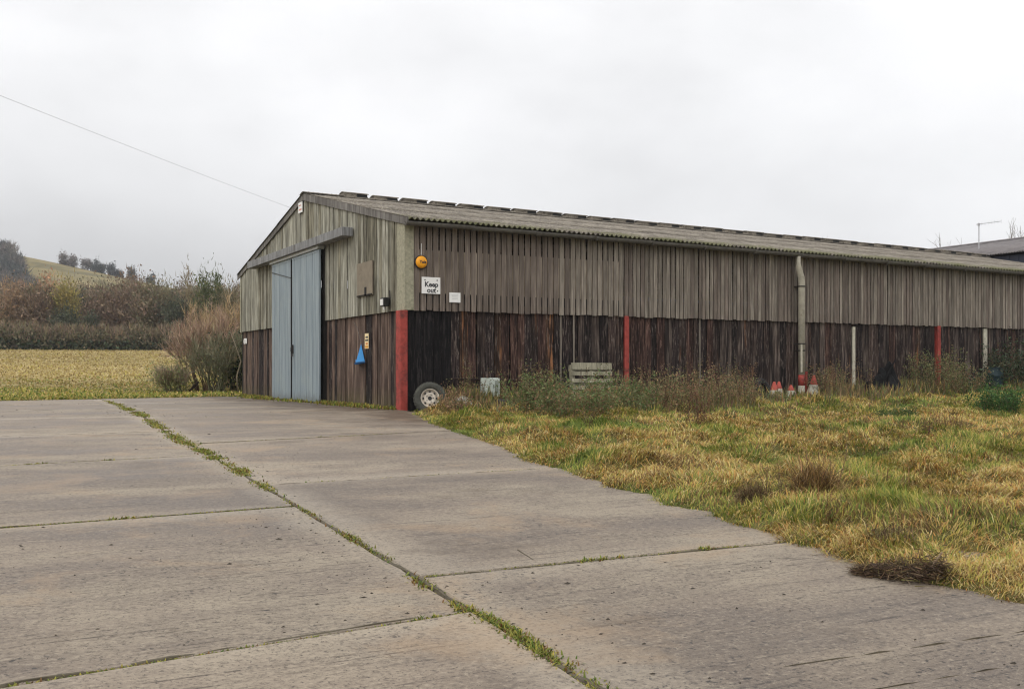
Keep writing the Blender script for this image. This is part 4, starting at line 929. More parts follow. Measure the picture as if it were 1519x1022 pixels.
# grass and moss growing in the joints
def joint_grass():
    rng = np.random.default_rng(3); xs_, ys_, hh, dens = [], [], [], []
    n = 46000; y = -20.5+33*rng.random(n)**1.5; lx = np.interp(y, [-30, -19.2, -17, -13.8, -9, -4.7, 7.5, 14], [-7.13, -7.13, -6.97, -6.78, -6.52, -6.33, -5.5, -5.2])
    amt = np.interp(y, [-21, -19.2, -18.2, -17.8, -17.0, -16.2, -14.6, -13.9, -13.0, -12.4, -11.5, -9, -5, -2, 4, 8, 12], [.9, 1, .9, .35, .55, .8, .75, .1, .12, .7, 1, 1, .9, .8, .7, .5, .0])*np.clip(2.4*vnoise(y, 0*y, 2.6, 5)-.55, 0.03, 1)*np.clip(1.6*vnoise(y, 0*y, .7, 15)+.1, 0, 1)
    wid = np.interp(y, [-21, -17, -14, -12, -9, -3, 8], [.08, .055, .03, .11, .13, .14, .12])
    k = rng.random(n) < amt; y, lx, wid, amt = y[k], lx[k], wid[k], amt[k]; x = lx+rng.normal(size=len(y))*wid*.5+(vnoise(y, y*0, 1.5, 8)-.5)*.08
    X, Y, A = [x], [y], [np.full(len(x), 1.0)]
    for f, x0, x1, m_, d in ((lj[2], -9.6, -7.1, 2200, .5), (lj[3], -9.4, -6.8, 1500, .35), (lj[4], -9.2, -6.6, 1100, .3), (rj[2], -6.9, -4.1, 3000, .6), (rj[3], -6.5, -3.3, 2400, .5), (rj[4], -6, -2, 1800, .4), (lj[8], -9, -5.5, 1500, .5), (rj[5], -6, -2.5, 1500, .4)):
        xx = rng.uniform(x0, x1, m_); kk = rng.random(m_) < vnoise(xx, xx*0+f(x0), 1.8, 12)**1.7*1.6; xx = xx[kk]
        X.append(xx); Y.append(np.array([f(v) for v in xx])+rng.normal(size=len(xx))*.012); A.append(np.full(len(xx), d))
    x, y, a = np.concatenate(X), np.concatenate(Y), np.concatenate(A); n = len(x); Z = camdepth(x, y)
    tuft = vnoise(x, y*0+np.round(y), 2.3, 33) > .74; L = rng.uniform(.018, .055, n)*np.where(a > .9, 1.0, np.where(tuft, .95, .5)); tip = pick([G_GRN, G_DGRN, G_YEL, G_BRN, lin(148, 150, 74, .75)], n, rng, [3, 1.6, 2.6, 1.8, 1.8])*.85
    V, F, C = blades(np.stack([x, y, 0.02*np.minimum(y, 0)-.012], 1), L, .004+.0011*Z*rng.uniform(.6, 1.4, n), rng.uniform(0, 6.28, n), rng.uniform(.6, 2.3, n), tip*.7, tip)
    o = npmesh('joint_grass', V, F, C, M_grass); tag(o, 'line of short grass growing in the joints of the concrete', 'grass', kind='stuff')
    # thin grass and moss along the foot of the gable
    n = 5000; y = rng.uniform(.1, 15.6, n); x = -np.abs(rng.normal(size=n))*.22*(.4+1.3*vnoise(y, y*0, .8, 2)); k = (rng.random(n) < .25+.9*vnoise(y, y*0, .9, 6)) & ~((y > 6.2) & (y < 11.2) & (x > -.25)); x, y = x[k], y[k]; n = len(x)
    tip = pick([G_GRN, G_YEL, G_BRN, G_DGRN], n, rng, [3, 3, 2, 1])
    V, F, C = blades(np.stack([x, y, np.full(n, -.004)], 1), rng.uniform(.03, .14, n), .004+.0011*camdepth(x, y), rng.uniform(0, 6.28, n), rng.uniform(.2, 1.4, n), tip*.6, tip)
    o = npmesh('wall_foot_grass', V, F, C, M_grass); tag(o, 'sparse low grass and moss along the foot of the gable', 'grass', kind='stuff')
joint_grass()

# moss and mud washed over the slab in front of the gable
# weeds: stems with leaves, one thing each
def weed(name, label, cat_, x, y, h, rad, nst, nleaf, lsize, leafcols, stemcol, seed, lean=.35, squash=1.0, group=None, leafw=None):
    rng = np.random.default_rng(seed); t = thing(name, label, cat_, (x, y, gz(x, y)-.03), 0, group); S = []; LP = []
    for i in range(nst):
        a = rng.uniform(0, 6.28); r = rad*math.sqrt(rng.random())*.75; p = np.array([r*math.cos(a), r*math.sin(a)*squash, 0.0]); hh = h*rng.uniform(.55, 1.05)*(1-.35*(r/rad)**2)
        d = np.array([math.cos(a)*lean*rng.random(), math.sin(a)*lean*rng.random()*squash, 1.0])+rng.normal(size=3)*.12; d /= np.linalg.norm(d); q = p; k = 5
        for j in range(k):
            d = d+rng.normal(size=3)*.10; d /= np.linalg.norm(d); e = q+d*hh/k; th = .006+.0006*h
            S.append([*q, *e, th*(1-j/k*.7), th*(1-(j+1)/k*.7)])
            if j >= 1:
                for _ in range(2):
                    bd = d+rng.normal(size=3)*.75; bd /= np.linalg.norm(bd); f = e+bd*hh*.2*rng.random(); S.append([*e, *f, th*.4, th*.2]); LP.append(f)
            LP.append(e); q = e
    V, F, C = segs_mesh(S, stemcol, rng, 3); npmesh('stems', V, F, C, M_twig, t)['kind'] = 'stuff'
    LP = np.array(LP); c = LP[rng.integers(0, len(LP), nleaf)]+rng.normal(size=(nleaf, 3))*lsize*1.1
    c[:, 2] = np.abs(c[:, 2]); depth = .75+.4*np.clip(c[:, 2:3]/h, 0, 1)
    V, F, C = cards(c, lsize*rng.uniform(.5, 1.4, nleaf), rng, pick(leafcols, nleaf, rng, leafw, .25), 2.2); npmesh('leaves', V, F, C, M_leaf, t)['kind'] = 'stuff'; return t
W_GG = [lin(106, 112, 74), lin(124, 122, 86), lin(86, 96, 60), lin(130, 112, 82)]; W_DG = [lin(80, 100, 56), lin(100, 116, 68), lin(116, 126, 84)]; W_RB = [lin(146, 112, 88), lin(124, 96, 78), lin(160, 134, 102), lin(122, 120, 80)]; W_IV = [lin(44, 58, 40), lin(62, 76, 54), lin(92, 104, 84)]
ST = lin(104, 84, 64); ST2 = lin(92, 68, 54)
weed('weed_clump', 'reddish brown weed clump growing right beside the wheel', 'weeds', .75, -1.25, .7, .5, 20, 900, .05, W_RB, ST2, 1)
weed('weed_clump', 'thin upright weeds just behind the whitish sack', 'weeds', 1.5, -.55, 1.0, .4, 14, 500, .045, W_GG, ST, 2)
weed('weed_clump', 'low brown dock growing at the edge of the concrete before the wheel', 'weeds', .2, -2.2, .38, .4, 22, 700, .05, W_RB, ST2, 3)
weed('weed_bush', 'tall grey green nettles in front of the left end of the pallet', 'weeds', *gpos(803, 22), 0.95, .9, 38, 3200, .06, W_GG+W_DG, ST, 4)
weed('weed_bush', 'dense dark green nettles at the foot of the pallet', 'weeds', *gpos(858, 21.2), .72, 1.0, 44, 3800, .06, W_DG[1:]+W_GG+W_RB[:1], ST, 5)
weed('weed_bush', 'green weeds in front of the second red post', 'weeds', *gpos(918, 22), 0.85, .95, 40, 3400, .06, W_GG+W_DG, ST, 6)
weed('weed_bush', 'tall brownish seeded weeds right of the second red post', 'weeds', *gpos(968, 23), 1.0, .9, 40, 2100, .05, W_RB+W_GG, ST2, 7)
weed('weed_bush', 'tall straggly weeds midway between red post and traffic cones', 'weeds', *gpos(1025, 23.6), .92, .9, 36, 1900, .05, W_RB+W_GG, ST2, 8)
weed('weed_bush', 'brown weeds left of the traffic cones', 'weeds', *gpos(1088, 24.8), .78, .95, 36, 2000, .05, W_RB+W_GG, ST2, 9)
weed('weed_bush', 'low weeds in front of the traffic cones', 'weeds', *gpos(1140, 27), .32, .8, 26, 1200, .05, W_GG, ST, 10)
weed('weed_bush', 'upright weeds between the downpipe and the black plastic', 'weeds', 13.1, -.5, .9, .5, 34, 1800, .055, W_GG+W_RB, ST, 11)
weed('weed_bush', 'large grey green bush right of the black plastic heap', 'weeds', 17.3, -1.2, 1.35, 1.0, 46, 3400, .06, W_GG, ST, 12)
weed('weed_bush', 'bushy weeds around the foot of the third red post', 'weeds', 18.5, -1.0, 1.05, .8, 36, 2200, .06, W_GG+W_RB, ST, 13)
weed('ivy_bush', 'dark ivy left of the blue-green drum', 'ivy', 19.55, -.7, .85, .7, 30, 2000, .08, W_IV, ST, 14)
weed('ivy_bush', 'large dark ivy bush climbing the boards right of the drum', 'ivy', 22.0, -.9, 1.75, 1.5, 60, 5200, .09, W_IV+[lin(88, 84, 62)], ST, 15)
weed('ivy_bush', 'dark ivy hanging at the right edge before the barn boards', 'ivy', 24.4, -.9, 1.6, 1.4, 50, 4000, .09, W_IV, ST, 16)
weed('green_shrub', 'low bright green shrub standing alone in the grass', 'shrub', 11.75, -7.3, .66, .62, 46, 3200, .06, [lin(62, 92, 48), lin(84, 112, 60), lin(52, 76, 44)], ST, 17)
weed('small_shrub', 'small dark leafy tuft left of the lone green shrub', 'shrub', 8.5, -7.2, .3, .5, 26, 1200, .05, [lin(70, 90, 50), lin(86, 96, 56)], ST, 18)
weed('dock_stalk', 'tall rusty dock stalk in the grass before the weeds', 'dock', 1.6, -9.0, .75, .2, 9, 420, .035, [lin(112, 78, 62), lin(86, 62, 52)], ST2, 19, .15)
weed('dock_stalk', 'short dark dock stalk left of the tall rusty one', 'dock', -.3, -8.6, .45, .16, 6, 200, .03, [lin(76, 62, 52), lin(96, 80, 60)], ST2, 20, .15)
weed('dock_stalk', 'dark upright seed stalk in grass below the green shrub', 'dock', 4.2, -11.5, .42, .12, 5, 160, .028, [lin(84, 62, 50), lin(100, 76, 58)], ST2, 22, .15)
weed('dead_weed', 'brown dead weed stem rising behind the withered clump', 'dead weed', -2.2, -15.7, .62, .14, 5, 190, .02, [lin(112, 88, 66)], lin(110, 88, 66), 23, .5)

weed('dead_weed', 'wispy grey weed standing at the left side of the withered clump', 'dead weed', -3.05, -15.9, .36, .16, 12, 420, .022, [lin(120, 108, 74), lin(104, 88, 62)], lin(104, 86, 64), 24, .3)
weed('dead_weed', 'wispy brown weed at the right-hand side of the grass below the lone green shrub', 'dead weed', 6.4, -10.2, .45, .3, 16, 420, .026, [lin(118, 92, 66), lin(98, 80, 58)], lin(104, 82, 62), 25, .3)
weed('dead_weed', 'low brown seeded weed in the open grass below the third red post', 'dead weed', 4.6, -8.6, .34, .3, 14, 360, .026, [lin(118, 92, 66), lin(98, 80, 58)], lin(104, 82, 62), 26, .3)
# withered clump and the torn-up root mass lying on the edge of the yard
def withered(name, label, x, y, h, rad, n, cols, seed, catn, drop=1.9):
    rng = np.random.default_rng(seed); t = thing(name, label, catn, (x, y, gz(x, y)-.02))
    a = rng.uniform(0, 6.28, n); r = rad*np.sqrt(rng.random(n)); P = np.stack([r*np.cos(a)*1.15, r*np.sin(a)*.8, h*.55*rng.random(n)*(1-(r/rad)**2)*(.5+vnoise(r*np.cos(a)*9, r*np.sin(a)*9, 1, seed))], 1)
    c = pick(cols, n, rng, None, .35)*1.5; V, F, C = blades(P, h*rng.uniform(.25, .95, n), .004*rng.uniform(.6, 1.5, n)+.002, rng.uniform(0, 6.28, n), rng.uniform(.4, drop+.9, n), c*.7, c); npmesh('stalks', V, F, C, M_grass, t)['kind'] = 'stuff'
    S = []
    for i in range(30): grow(rng, [rng.normal()*rad*.4, rng.normal()*rad*.35, 0], [rng.normal()*.4, rng.normal()*.4, 1], h*.62, .005, 1, S, .7, 2, -.1)
    V, F, C = segs_mesh(S, lin(96, 76, 58), rng, 3); npmesh('stems', V, F, C, M_twig, t)['kind'] = 'stuff'; return t
withered('withered_clump', 'mound of withered brown stalks in the grass near the yard edge', -2.72, -16.05, .40, .2, 1500, [lin(134, 108, 68), lin(112, 88, 56), lin(152, 126, 80), lin(88, 70, 46)], 31, 'dead weed')
withered('withered_clump', 'smaller dark withered clump left of the big brown mound', -3.2, -15.75, .22, .12, 500, [lin(110, 94, 62), lin(92, 80, 54)], 32, 'dead weed')
withered('withered_clump', 'dark matted tuft just behind the root heap', -3.7, -17.75, .15, .2, 800, [lin(92, 80, 56), lin(70, 60, 44), lin(116, 106, 66)], 33, 'dead weed')
rh = thing('root_heap', 'dark heap of torn roots and dead stalks lying on the concrete edge', 'root heap', (-4.25, -18.3, -0.366))
rng = np.random.default_rng(77); n = 5200
u = rng.uniform(-1, 1, n); ax = np.array([RX[0]*.93+FX[0]*-.36, RX[1]*.93+FX[1]*-.36]); pr = np.array([-ax[1], ax[0]]); w_ = .13*(1-.55*np.abs(u-.3))*rng.normal(size=n)*.7
P = np.stack([ax[0]*u*.27+pr[0]*w_, ax[1]*u*.27+pr[1]*w_, np.abs(rng.normal(size=n))*.04*(1+.6*u)], 1)
D = np.stack([ax[0]*rng.normal(size=n)+rng.normal(size=n)*.6, ax[1]*rng.normal(size=n)+rng.normal(size=n)*.6, rng.normal(size=n)*.3+.12], 1); D /= np.linalg.norm(D, axis=1)[:, None]
c = pick([lin(104, 84, 66), lin(76, 62, 50), lin(136, 112, 84), lin(60, 50, 42), lin(120, 108, 70)], n, rng, [3, 3, 1.6, 2, 1], .3)*.8
V, F, C = slivers(P, D, rng.uniform(.03, .12, n), rng.uniform(.003, .007, n), rng, c); npmesh('roots', V, F, C, M_twig, rh)['kind'] = 'stuff'
rough_blob('soil_core', plain('root_soil', lin(56, 44, 34), .95, .4, 18, .5), rh, (0.02, 0, .0), .27, .08, .08, 9.3, .5, 3, math.atan2(ax[1], ax[0]))
MB().tube([(ax[0]*.16, ax[1]*.16, .0), (ax[0]*.19+.01, ax[1]*.19, .1), (ax[0]*.24, ax[1]*.24, .17)], [.012, .01, .006], 6).build('stick', plain('pale_stick', lin(150, 128, 104), .9, .2, 9, .1), rh)

# weeds and tall grass running along the foot of the long wall: one mass
rng = np.random.default_rng(91); n = 52000; x = rng.uniform(.3, 27, n); dep = np.interp(x, [0, 1.5, 3, 9, 12, 15, 27], [.9, 1.4, 3.4, 3.4, 1.8, 1.0, 1.0]); y = -.15-np.abs(rng.normal(size=n))*dep*(.35+vnoise(x, x*0, .5, 3)); uu = 759.5+1520*camright(x, y)/camdepth(x, y); k = (rng.random(n) < -.1+1.3*fbm(x, y, .7, 2, 5)) & ~((uu > 1120) & (uu < 1222) & (rng.random(n) < .8)); x, y = x[k], y[k]; n = len(x)
dn = fbm(x, y, .6, 2, 17); tip = pick(W_GG+W_RB[:3]+[G_STRAW, G_GRN], n, rng, [3, 3, 2, 2, 1.5, 1.2, 1.5, 2.5, 2.2])
V, F, C = blades(np.stack([x, y, zsoil(x, y)-.03], 1), rng.uniform(.12, .62, n)*(.4+.9*dn)*np.clip(1.15+y*.12, .4, 1.15), .006+.0011*camdepth(x, y)*rng.uniform(.5, 1.2, n), rng.uniform(0, 6.28, n), rng.uniform(.1, 1.3, n), tip*.65, tip)
n2_ = 1500; x = rng.uniform(2.0, 13.5, n2_); y = -.4-rng.random(n2_)**1.4*np.interp(x, [2, 4, 9, 13.5], [2.2, 5.2, 4.6, 2.0]); uu = 759.5+1520*camright(x, y)/camdepth(x, y); k = (rng.random(n2_) < 1.5*vnoise(x, y, .9, 29)-.15) & ~((uu > 1118) & (uu < 1225)) & ~((uu > 828) & (uu < 922) & (rng.random(n2_) < .75)); x, y = x[k], y[k]; n2_ = len(x); tip = pick([lin(118, 92, 70), lin(94, 74, 60), lin(140, 118, 88), lin(106, 104, 70)], n2_, rng)
V2, F2, C2 = blades(np.stack([x, y, zsoil(x, y)-.03], 1), rng.uniform(.5, 1.15, n2_), rng.uniform(.010, .02, n2_), rng.uniform(0, 6.28, n2_), rng.uniform(.0, .5, n2_), tip*.7, tip); V, F, C = cat([(V, F, C), (V2, F2, C2)])
h2_ = np.repeat(V2[4::5], 9, 0)+rng.normal(size=(n2_*9, 3))*np.array([.035, .035, .09])-np.array([0, 0, .1]); v3, f3, c3 = cards(h2_, rng.uniform(.02, .05, len(h2_)), rng, np.repeat(tip, 9, 0)*rng.uniform(.7, 1.2, (len(h2_), 1)), 1.6); V, F, C = cat([(V, F, C), (v3, np.concatenate([f3[:, [0, 1, 2]], f3[:, [0, 2, 3]]]), c3)])
tag(npmesh('wall_foot_weeds', V, F, C, M_grass), 'tangle of tall grass and weeds along the foot of the long wall', 'weeds', kind='stuff')

# ------------------------------------------------------------------ shrubs at the far corner of the barn
def shrub(name, label, u, Z, h, rad, ntrunk, depth, seed, twigcols, leafcols=None, nleaf=0, lsize=.07, stem=(.12, .1, .08), ntw=3000, twl=.6, lean=.4, cat_='shrub', tww=.02):
    rng = np.random.default_rng(seed); x, y = gpos(u, Z); t = thing(name, label, cat_, (x, y, float(zsoil(x, y))-.05)); S = []
    for i in range(ntrunk):
        a = rng.uniform(0, 6.28); d = np.array([math.cos(a)*lean, math.sin(a)*lean, 1.0]); r = rad*.3*math.sqrt(rng.random())
        grow(rng, [r*math.cos(a), r*math.sin(a), 0], d/np.linalg.norm(d), h*rng.uniform(.34, .5), .035, depth, S, .45, 2, .3, .66, .14)
    V, F, C = segs_mesh(S, stem, rng, 4); npmesh('stems', V, F, C, M_twig, t)['kind'] = 'stuff'
    E = np.array(S)[:, 3:6]; d0 = np.array(S)[:, 3:6]-np.array(S)[:, :3]; kk = np.where(E[:, 2] > h*.22)[0]; j = rng.choice(kk, ntw); D = d0[j]/np.linalg.norm(d0[j], axis=1)[:, None]+rng.normal(size=(ntw, 3))*.4; D[:, 2] += .35; D /= np.linalg.norm(D, axis=1)[:, None]
    V, F, C = slivers(E[j], D, twl*rng.uniform(.4, 1.3, ntw), np.full(ntw, tww), rng, pick(twigcols, ntw, rng, None, .25)); npmesh('twigs', V, F, C, M_twig, t)
    if nleaf:
        j = rng.integers(0, len(E), nleaf); P = E[j]+rng.normal(size=(nleaf, 3))*.28; P[:, 2] = np.abs(P[:, 2])
        V, F, C = cards(P, lsize*rng.uniform(.5, 1.4, nleaf), rng, pick(leafcols, nleaf, rng, None, .25), 1.7); npmesh('leaves', V, F, C, M_leaf, t)
    return t
TW_R = [lin(170, 142, 122), lin(154, 128, 112), lin(146, 126, 108), lin(172, 152, 126)]; TW_Y = [lin(190, 166, 124), lin(172, 148, 112), lin(158, 138, 110)]; TW_G = [lin(132, 132, 106), lin(116, 116, 94), lin(144, 134, 110)]
shrub('dogwood_shrub', 'large leafless red-brown shrub growing past the far corner of the gable', 306, 44, 3.3, 1.3, 15, 3, 1, TW_R, stem=lin(112, 92, 72), ntw=5200, twl=.55)
shrub('willow_shrub', 'tall pale ochre twiggy shrub against the far end of the barn', 346, 46.5, 4.0, 1.3, 13, 3, 2, TW_Y, stem=lin(120, 104, 80), ntw=5600, twl=.6)
shrub('evergreen_shrub', 'dark green leafy shrub tight against the far barn corner', 347, 43.5, 2.9, .7, 10, 2, 3, TW_G, W_IV+[lin(52, 62, 44)], 4200, .10, stem=lin(86, 82, 62), ntw=900)
shrub('green_stem_shrub', 'thicket of grey green stems in front of the red-brown shrub', 322, 42.5, 2.5, 1.0, 16, 2, 4, TW_G, W_GG, 1600, .07, stem=lin(106, 104, 80), ntw=2600, twl=.5, lean=.2)
shrub('low_green_bush', 'low green bush at the left foot of the shrubs beside the field', 258, 43, 1.3, 1.1, 18, 2, 5, TW_G+TW_R, [lin(134, 138, 88), lin(148, 148, 98), lin(112, 120, 76)], 2000, .08, stem=lin(120, 112, 84), ntw=2200, twl=.35, lean=.7)
rng = np.random.default_rng(8); sx, sy = gpos(353, 41.6); sz = float(zsoil(sx, sy))
st = MB().tube([(sx, sy, sz-.1), (sx-.05, sy, sz+.7), (sx+.12, sy, sz+1.3), (sx-.02, sy, sz+1.7), (sx-.28, sy+.1, sz+2.5)], [.03, .028, .024, .02, .01], 7).build('bare_sapling', plain('pale_bark', lin(128, 116, 96), .9, .2, 9, .2), None, True)
tag(st, 'single pale crooked stem beside the far edge of the gable', 'sapling')

# ------------------------------------------------------------------ hedge, wood and hill trees
def crown_cloud(rng, n, c, sx, sy, sz, ls, cols, wts=None, lumps=7, twig=.6):
    """twigs and leaves in lumps spread through a crown; c centre"""
    L_ = rng.normal(size=(lumps, 3)); L_ /= np.linalg.norm(L_, axis=1)[:, None]; L_ *= rng.uniform(.2, .72, (lumps, 1))
    j = rng.integers(0, lumps, n); q = L_[j]+rng.normal(size=(n, 3))*.24; P = np.array(c)+q*np.array([sx, sy, sz]); cc = pick(cols, n, rng, wts, .22)*(.82+.3*rng.random((lumps, 1))[j])
    nt_ = int(n*twig); D = q[:nt_]*.8+rng.normal(size=(nt_, 3))*.35; D[:, 2] += .7; D /= np.linalg.norm(D, axis=1)[:, None]
    A_ = slivers(P[:nt_], D, ls*2.2*rng.uniform(.5, 1.3, nt_), np.full(nt_, ls*.26), rng, cc[:nt_]); B_ = cards(P[nt_:], ls*rng.uniform(.6, 1.4, n-nt_), rng, cc[nt_:], 1.5)
    return A_, (B_[0], np.concatenate([B_[1][:, [0, 1, 2]], B_[1][:, [0, 2, 3]]]), B_[2])
def trunk_segs(rng, x, y, z, h, r):
    S = []; grow(rng, [x, y, z-.2], [rng.normal()*.06, rng.normal()*.06, 1], h*.5, r, 2, S, .5, 2, .45, .6, .05); return S
WC_MAUVE = [lin(122, 104, 88), lin(106, 91, 79), lin(134, 114, 94)]; WC_OLIVE = [lin(114, 109, 84), lin(100, 97, 76), lin(126, 117, 90)]
WC_ORG = [lin(160, 132, 106), lin(146, 124, 102), lin(132, 116, 98)]; WC_YEL = [lin(168, 154, 92), lin(152, 140, 86), lin(138, 126, 86)]; WC_DRK = [lin(84, 88, 70), lin(94, 96, 76), lin(74, 78, 66)]; WC_PALE = [lin(142, 130, 104), lin(128, 116, 92)]
def woodland(name, label, spots, seed, ncr=900, ls=.4):
    rng = np.random.default_rng(seed); parts = []; segs = []
    for (x, y, z, h, w, cols) in spots:
        a, b = crown_cloud(rng, ncr, (x, y, z+h*.58), w, w, h*.52, ls, cols, None, 9, .62); parts += [a, b]
        S = trunk_segs(rng, x, y, z, h*.62, .09); segs += S
    V, F, C = segs_mesh(segs, lin(82, 72, 60), rng, 3); F = np.concatenate([F[:, [0, 1, 2]], F[:, [0, 2, 3]]]); parts.append((V, F, C))
    V, F, C = cat(parts); o = npmesh(name, V, F, C, M_twig); tag(o, label, 'wood', kind='stuff'); return o
rng = np.random.default_rng(13); spots = []
for i in range(250):
    Z = rng.uniform(119, 172); u = rng.uniform(-110, 420); x, y = gpos(u, Z); z = float(zbase(x, y))
    hh = rng.uniform(6.8, 8.4)*(.88+.25*(Z-122)/50); cs = [WC_MAUVE, WC_OLIVE, WC_MAUVE, WC_OLIVE, WC_DRK][rng.choice(5, p=[.34, .28, .14, .16, .08])]
    spots.append((x, y, z, hh, rng.uniform(1.8, 3.0), cs))
woodland('wood', 'brown and olive leafless wood at the foot of the hill', spots, 14, 950, .34)
def tree(name, label, u, Z, h, w, cols, seed, n=1500, ls=.34, cat_='tree', zc=.6, hill_=False, twig=.6, lumps=9, group=None):
    h = h if hill_ else h*.92
    rng = np.random.default_rng(seed); x, y = gpos(u, Z)
    z = float(hillz(np.array((u-759.5)/1520*Z), np.array(Z)))+4.5 if hill_ else float(zbase(x, y))
    t = thing(name, label, cat_, (x, y, z-.1), 0, group); S = trunk_segs(rng, 0, 0, 0, h*.6, .03+h*.01); V, F, C = segs_mesh(S, lin(78, 68, 58), rng, 4); npmesh('trunk', V, F, C, M_twig, t)
    V, F, C = cat(crown_cloud(rng, n, (0, 0, h*zc), w, w, h*(1-zc)*1.25, ls, cols, None, lumps, twig)); npmesh('crown', V, F, C, M_leaf, t); return t
tree('autumn_tree', 'broad dull orange tree at the far left of the wood', 22, 121, 8.6, 4.0, WC_ORG, 1, 2600)
tree('autumn_tree', 'brightest orange-red tree in the wood, right of the broad one', 62, 123, 9.6, 2.2, [lin(180, 138, 106), lin(162, 130, 104), lin(148, 122, 100)], 2, 2000)
tree('autumn_tree', 'yellow-green slender tree in the wood', 97, 120, 9.3, 2.2, WC_YEL, 3, 2000)
tree('dark_conifer', 'dark bushy evergreen below the yellow-green tree', 95, 117, 5.2, 2.1, WC_DRK, 4, 2000, .3, twig=.2)
tree('dark_conifer', 'dark evergreen low in the middle of the wood', 136, 117.5, 4.4, 1.7, WC_DRK, 5, 1500, .3, twig=.2)
tree('bare_tree', 'russet-brown broad bare tree in the middle of the wood', 180, 124, 9.2, 4.2, WC_MAUVE, 6, 3000)
tree('bare_tree', 'olive green round tree towards the right of the wood', 226, 122, 8.0, 3.4, WC_OLIVE, 7, 2600)
tree('dark_conifer', 'dark spreading evergreen near the right end of the wood', 264, 118, 6.2, 2.7, WC_DRK, 8, 2600, .3, twig=.2)
tree('bare_tree', 'tall pale bare tree left of the pines by the barn', 281, 119, 9.8, 1.3, WC_PALE, 9, 1200, .32, twig=.85)
tree('pine_tree', 'green pine standing in line with the shrubs', 303, 117, 9.3, 1.8, [lin(96, 104, 66), lin(82, 90, 58), lin(112, 114, 78)], 10, 1700, .3)
tree('pine_tree', 'pointed green pine nearest the barn', 323, 116, 10.2, 1.0, [lin(96, 104, 66), lin(82, 90, 58)], 11, 1000, .3, zc=.62)
tree('bare_tree', 'pale leafless tree just beyond the barn edge', 344, 115, 9.0, 1.8, WC_PALE+WC_OLIVE, 12, 1300, .32, twig=.9)
# hedge along the far side of the field
hd = thing('hedge', 'long dark hedge along the far side of the field', 'hedge', (-20, 96, 3.1))
rng = np.random.default_rng(55)
def hedge_pts(n, h0, h1, dpt, pw=1.0):
    x = rng.uniform(-62, 40, n); y = 96+rng.normal(size=n)*dpt; top = 1.7+1.5*fbm(x, x*0, .16, 3, 6)+.9*fbm(x, x*0, .9, 2, 7); z = zbase(x, y)+h0+(top*h1-h0)*rng.random(n)**pw
    return np.stack([x+20, y-96, z-3.1], 1)
P = hedge_pts(34000, 0, .72, .8, .9); V, F, C = cards(P, rng.uniform(.15, .45, len(P)), rng, pick([lin(96, 96, 72), lin(112, 106, 82), lin(82, 84, 64), lin(120, 108, 88)], len(P), rng), 1.5); npmesh('foliage', V, F, C, M_leaf, hd)
P = hedge_pts(22000, .9, .92, .8); D = rng.normal(size=P.shape)*.35; D[:, 2] += 1; D /= np.linalg.norm(D, axis=1)[:, None]
V, F, C = slivers(P, D, rng.uniform(.3, 1.0, len(P)), np.full(len(P), .09), rng, pick(WC_MAUVE+WC_OLIVE, len(P), rng)); npmesh('twigs', V, F, C, M_twig, hd)
P = hedge_pts(9000, 0, .38, .9); V, F, C = cards(P, rng.uniform(.2, .5, len(P)), rng, pick([lin(60, 70, 54), lin(74, 84, 62)], len(P), rng), 1.4); npmesh('undergrowth', V, F, C, M_leaf, hd)
# trees up on the hill
HC = [lin(112, 104, 98), lin(100, 96, 92), lin(120, 112, 104)]; HD = [lin(76, 80, 78), lin(86, 88, 84), lin(66, 72, 72)]
for k, (u, Z, h, w, cols, lb) in enumerate([
    (95, 462, 5.4, 3.2, HC, 'rounded grey bush on the hill skyline, leftmost after the bare slope'), (110, 462, 5.2, 3.4, HC, 'rounded grey bush on the skyline, right half of the leftmost pair'),
    (130, 462, 5.0, 3.6, HC, 'pale grey tree at the left end of the skyline row'), (143, 460, 5.2, 3.2, HD, 'dark tree second in the skyline row'), (153, 460, 4.4, 2.4, HD, 'dark tree third in the skyline row'),
    (165, 458, 4.8, 2.6, HD, 'dark tree fourth in the skyline row'), (175, 458, 4.0, 2.2, HD, 'dark small tree at the right end of the skyline row'), (196, 456, 5.6, 2.6, HD, 'solitary dark tree on the skyline right of the row'), (224, 454, 4.6, 2.6, HD, 'last dark tree low on the falling skyline')]):
    tree('hill_tree', lb, u, Z, h, w, cols, 200+k, 900, .7, hill_=True, zc=.42, twig=.25, group='trees on the hill skyline')
rng = np.random.default_rng(66); spots = []
for i in range(200):
    u = rng.uniform(-150, 60); Zs = rng.uniform(300, 455); lim = np.interp(u, [-150, 0, 15, 30, 45, 60], [460, 465, 430, 385, 345, 310])
    if Zs > lim: continue
    X = (u-759.5)/1520*Zs; x, y = gpos(u, Zs); z = float(hillz(np.array(X), np.array(Zs)))+4.5; spots.append((x, y, z-.5, rng.uniform(5, 7.5), rng.uniform(3, 4.5), HC if rng.random() < .35 else HD))
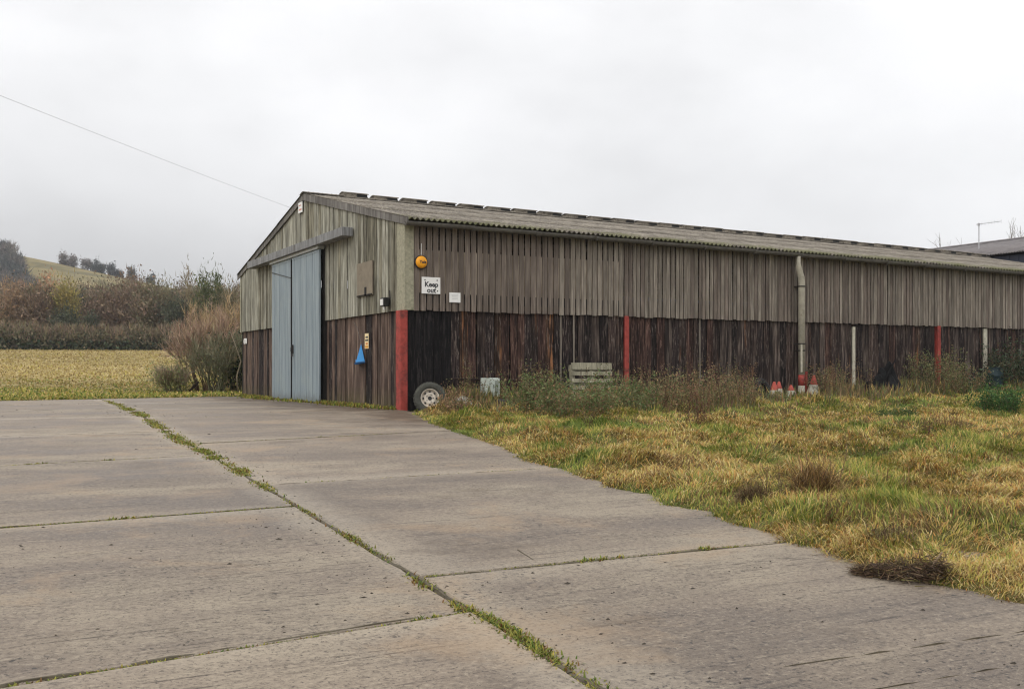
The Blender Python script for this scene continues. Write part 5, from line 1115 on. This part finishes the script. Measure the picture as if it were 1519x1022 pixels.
for i in range(60):
    u = rng.uniform(18, 62); Zs = rng.uniform(285, float(np.interp(u, [18, 30, 45, 62], [420, 385, 345, 305]))); X = (u-759.5)/1520*Zs; x, y = gpos(u, Zs)
    spots.append((x, y, float(hillz(np.array(X), np.array(Zs)))+4.0, rng.uniform(5, 7), rng.uniform(2.4, 3.6), HC if rng.random() < .3 else HD))
woodland('hill_wood', 'dark wood climbing the left of the hill', spots, 67, 420, 1.0)
# bare tree tops showing over the roofs
for k, (u, Z, h, lb) in enumerate([(1415, 100, 14.0, 'bare twiggy tree top over the grey shed roof, left of the aerial'), (1440, 104, 14.4, 'bare twiggy tree top over the shed roof close to the aerial'), (1475, 96, 15.0, 'bare twiggy tree top over the shed roof right of the aerial'),
                                   (1268, 110, 15.2, 'faint bare tree top over the barn ridge, left of two'), (1326, 106, 13.9, 'faint bare tree top over the barn ridge, right of two')]):
    rng = np.random.default_rng(300+k); x, y = gpos(u, Z); t = thing('bare_tree', lb, 'tree', (x, y, 0.5), 0, 'bare trees behind the sheds'); S = []
    grow(rng, [0, 0, -.4], [0, 0, 1], h*.42, .22, 4, S, .42, 2, .35, .62, .1); S = np.array(S); sc = (h-.3)/S[:, 5].max(); S[:, :6] *= sc
    big = S[:, 6] > .02; V, F, C = segs_mesh(S[big], lin(120, 112, 106), rng, 4); npmesh('trunk', V, F, C, M_twig, t)
    V, F, C = segs_mesh(S[~big], lin(126, 118, 112), rng, 3); npmesh('twigs', V, F, C, M_twig, t)

# ------------------------------------------------------------------ damp air
hzb = MB().box(-1120, 1120, -410, 1320, -30, 118).build('haze', None, None)
hm = bpy.data.materials.new('damp_air'); hm.use_nodes = True; hm.node_tree.nodes.clear()
ho = hm.node_tree.nodes.new('ShaderNodeOutputMaterial'); hv = hm.node_tree.nodes.new('ShaderNodeVolumePrincipled')
hv.inputs['Color'].default_value = (0.86, 0.88, 0.92, 1); hv.inputs['Density'].default_value = 0.0003; hv.inputs['Anisotropy'].default_value = 0.2
hm.node_tree.links.new(hv.outputs[0], ho.inputs['Volume']); hzb.data.materials.append(hm)
tag(hzb, 'thin damp air between the camera and the far hill', None, kind='stuff')
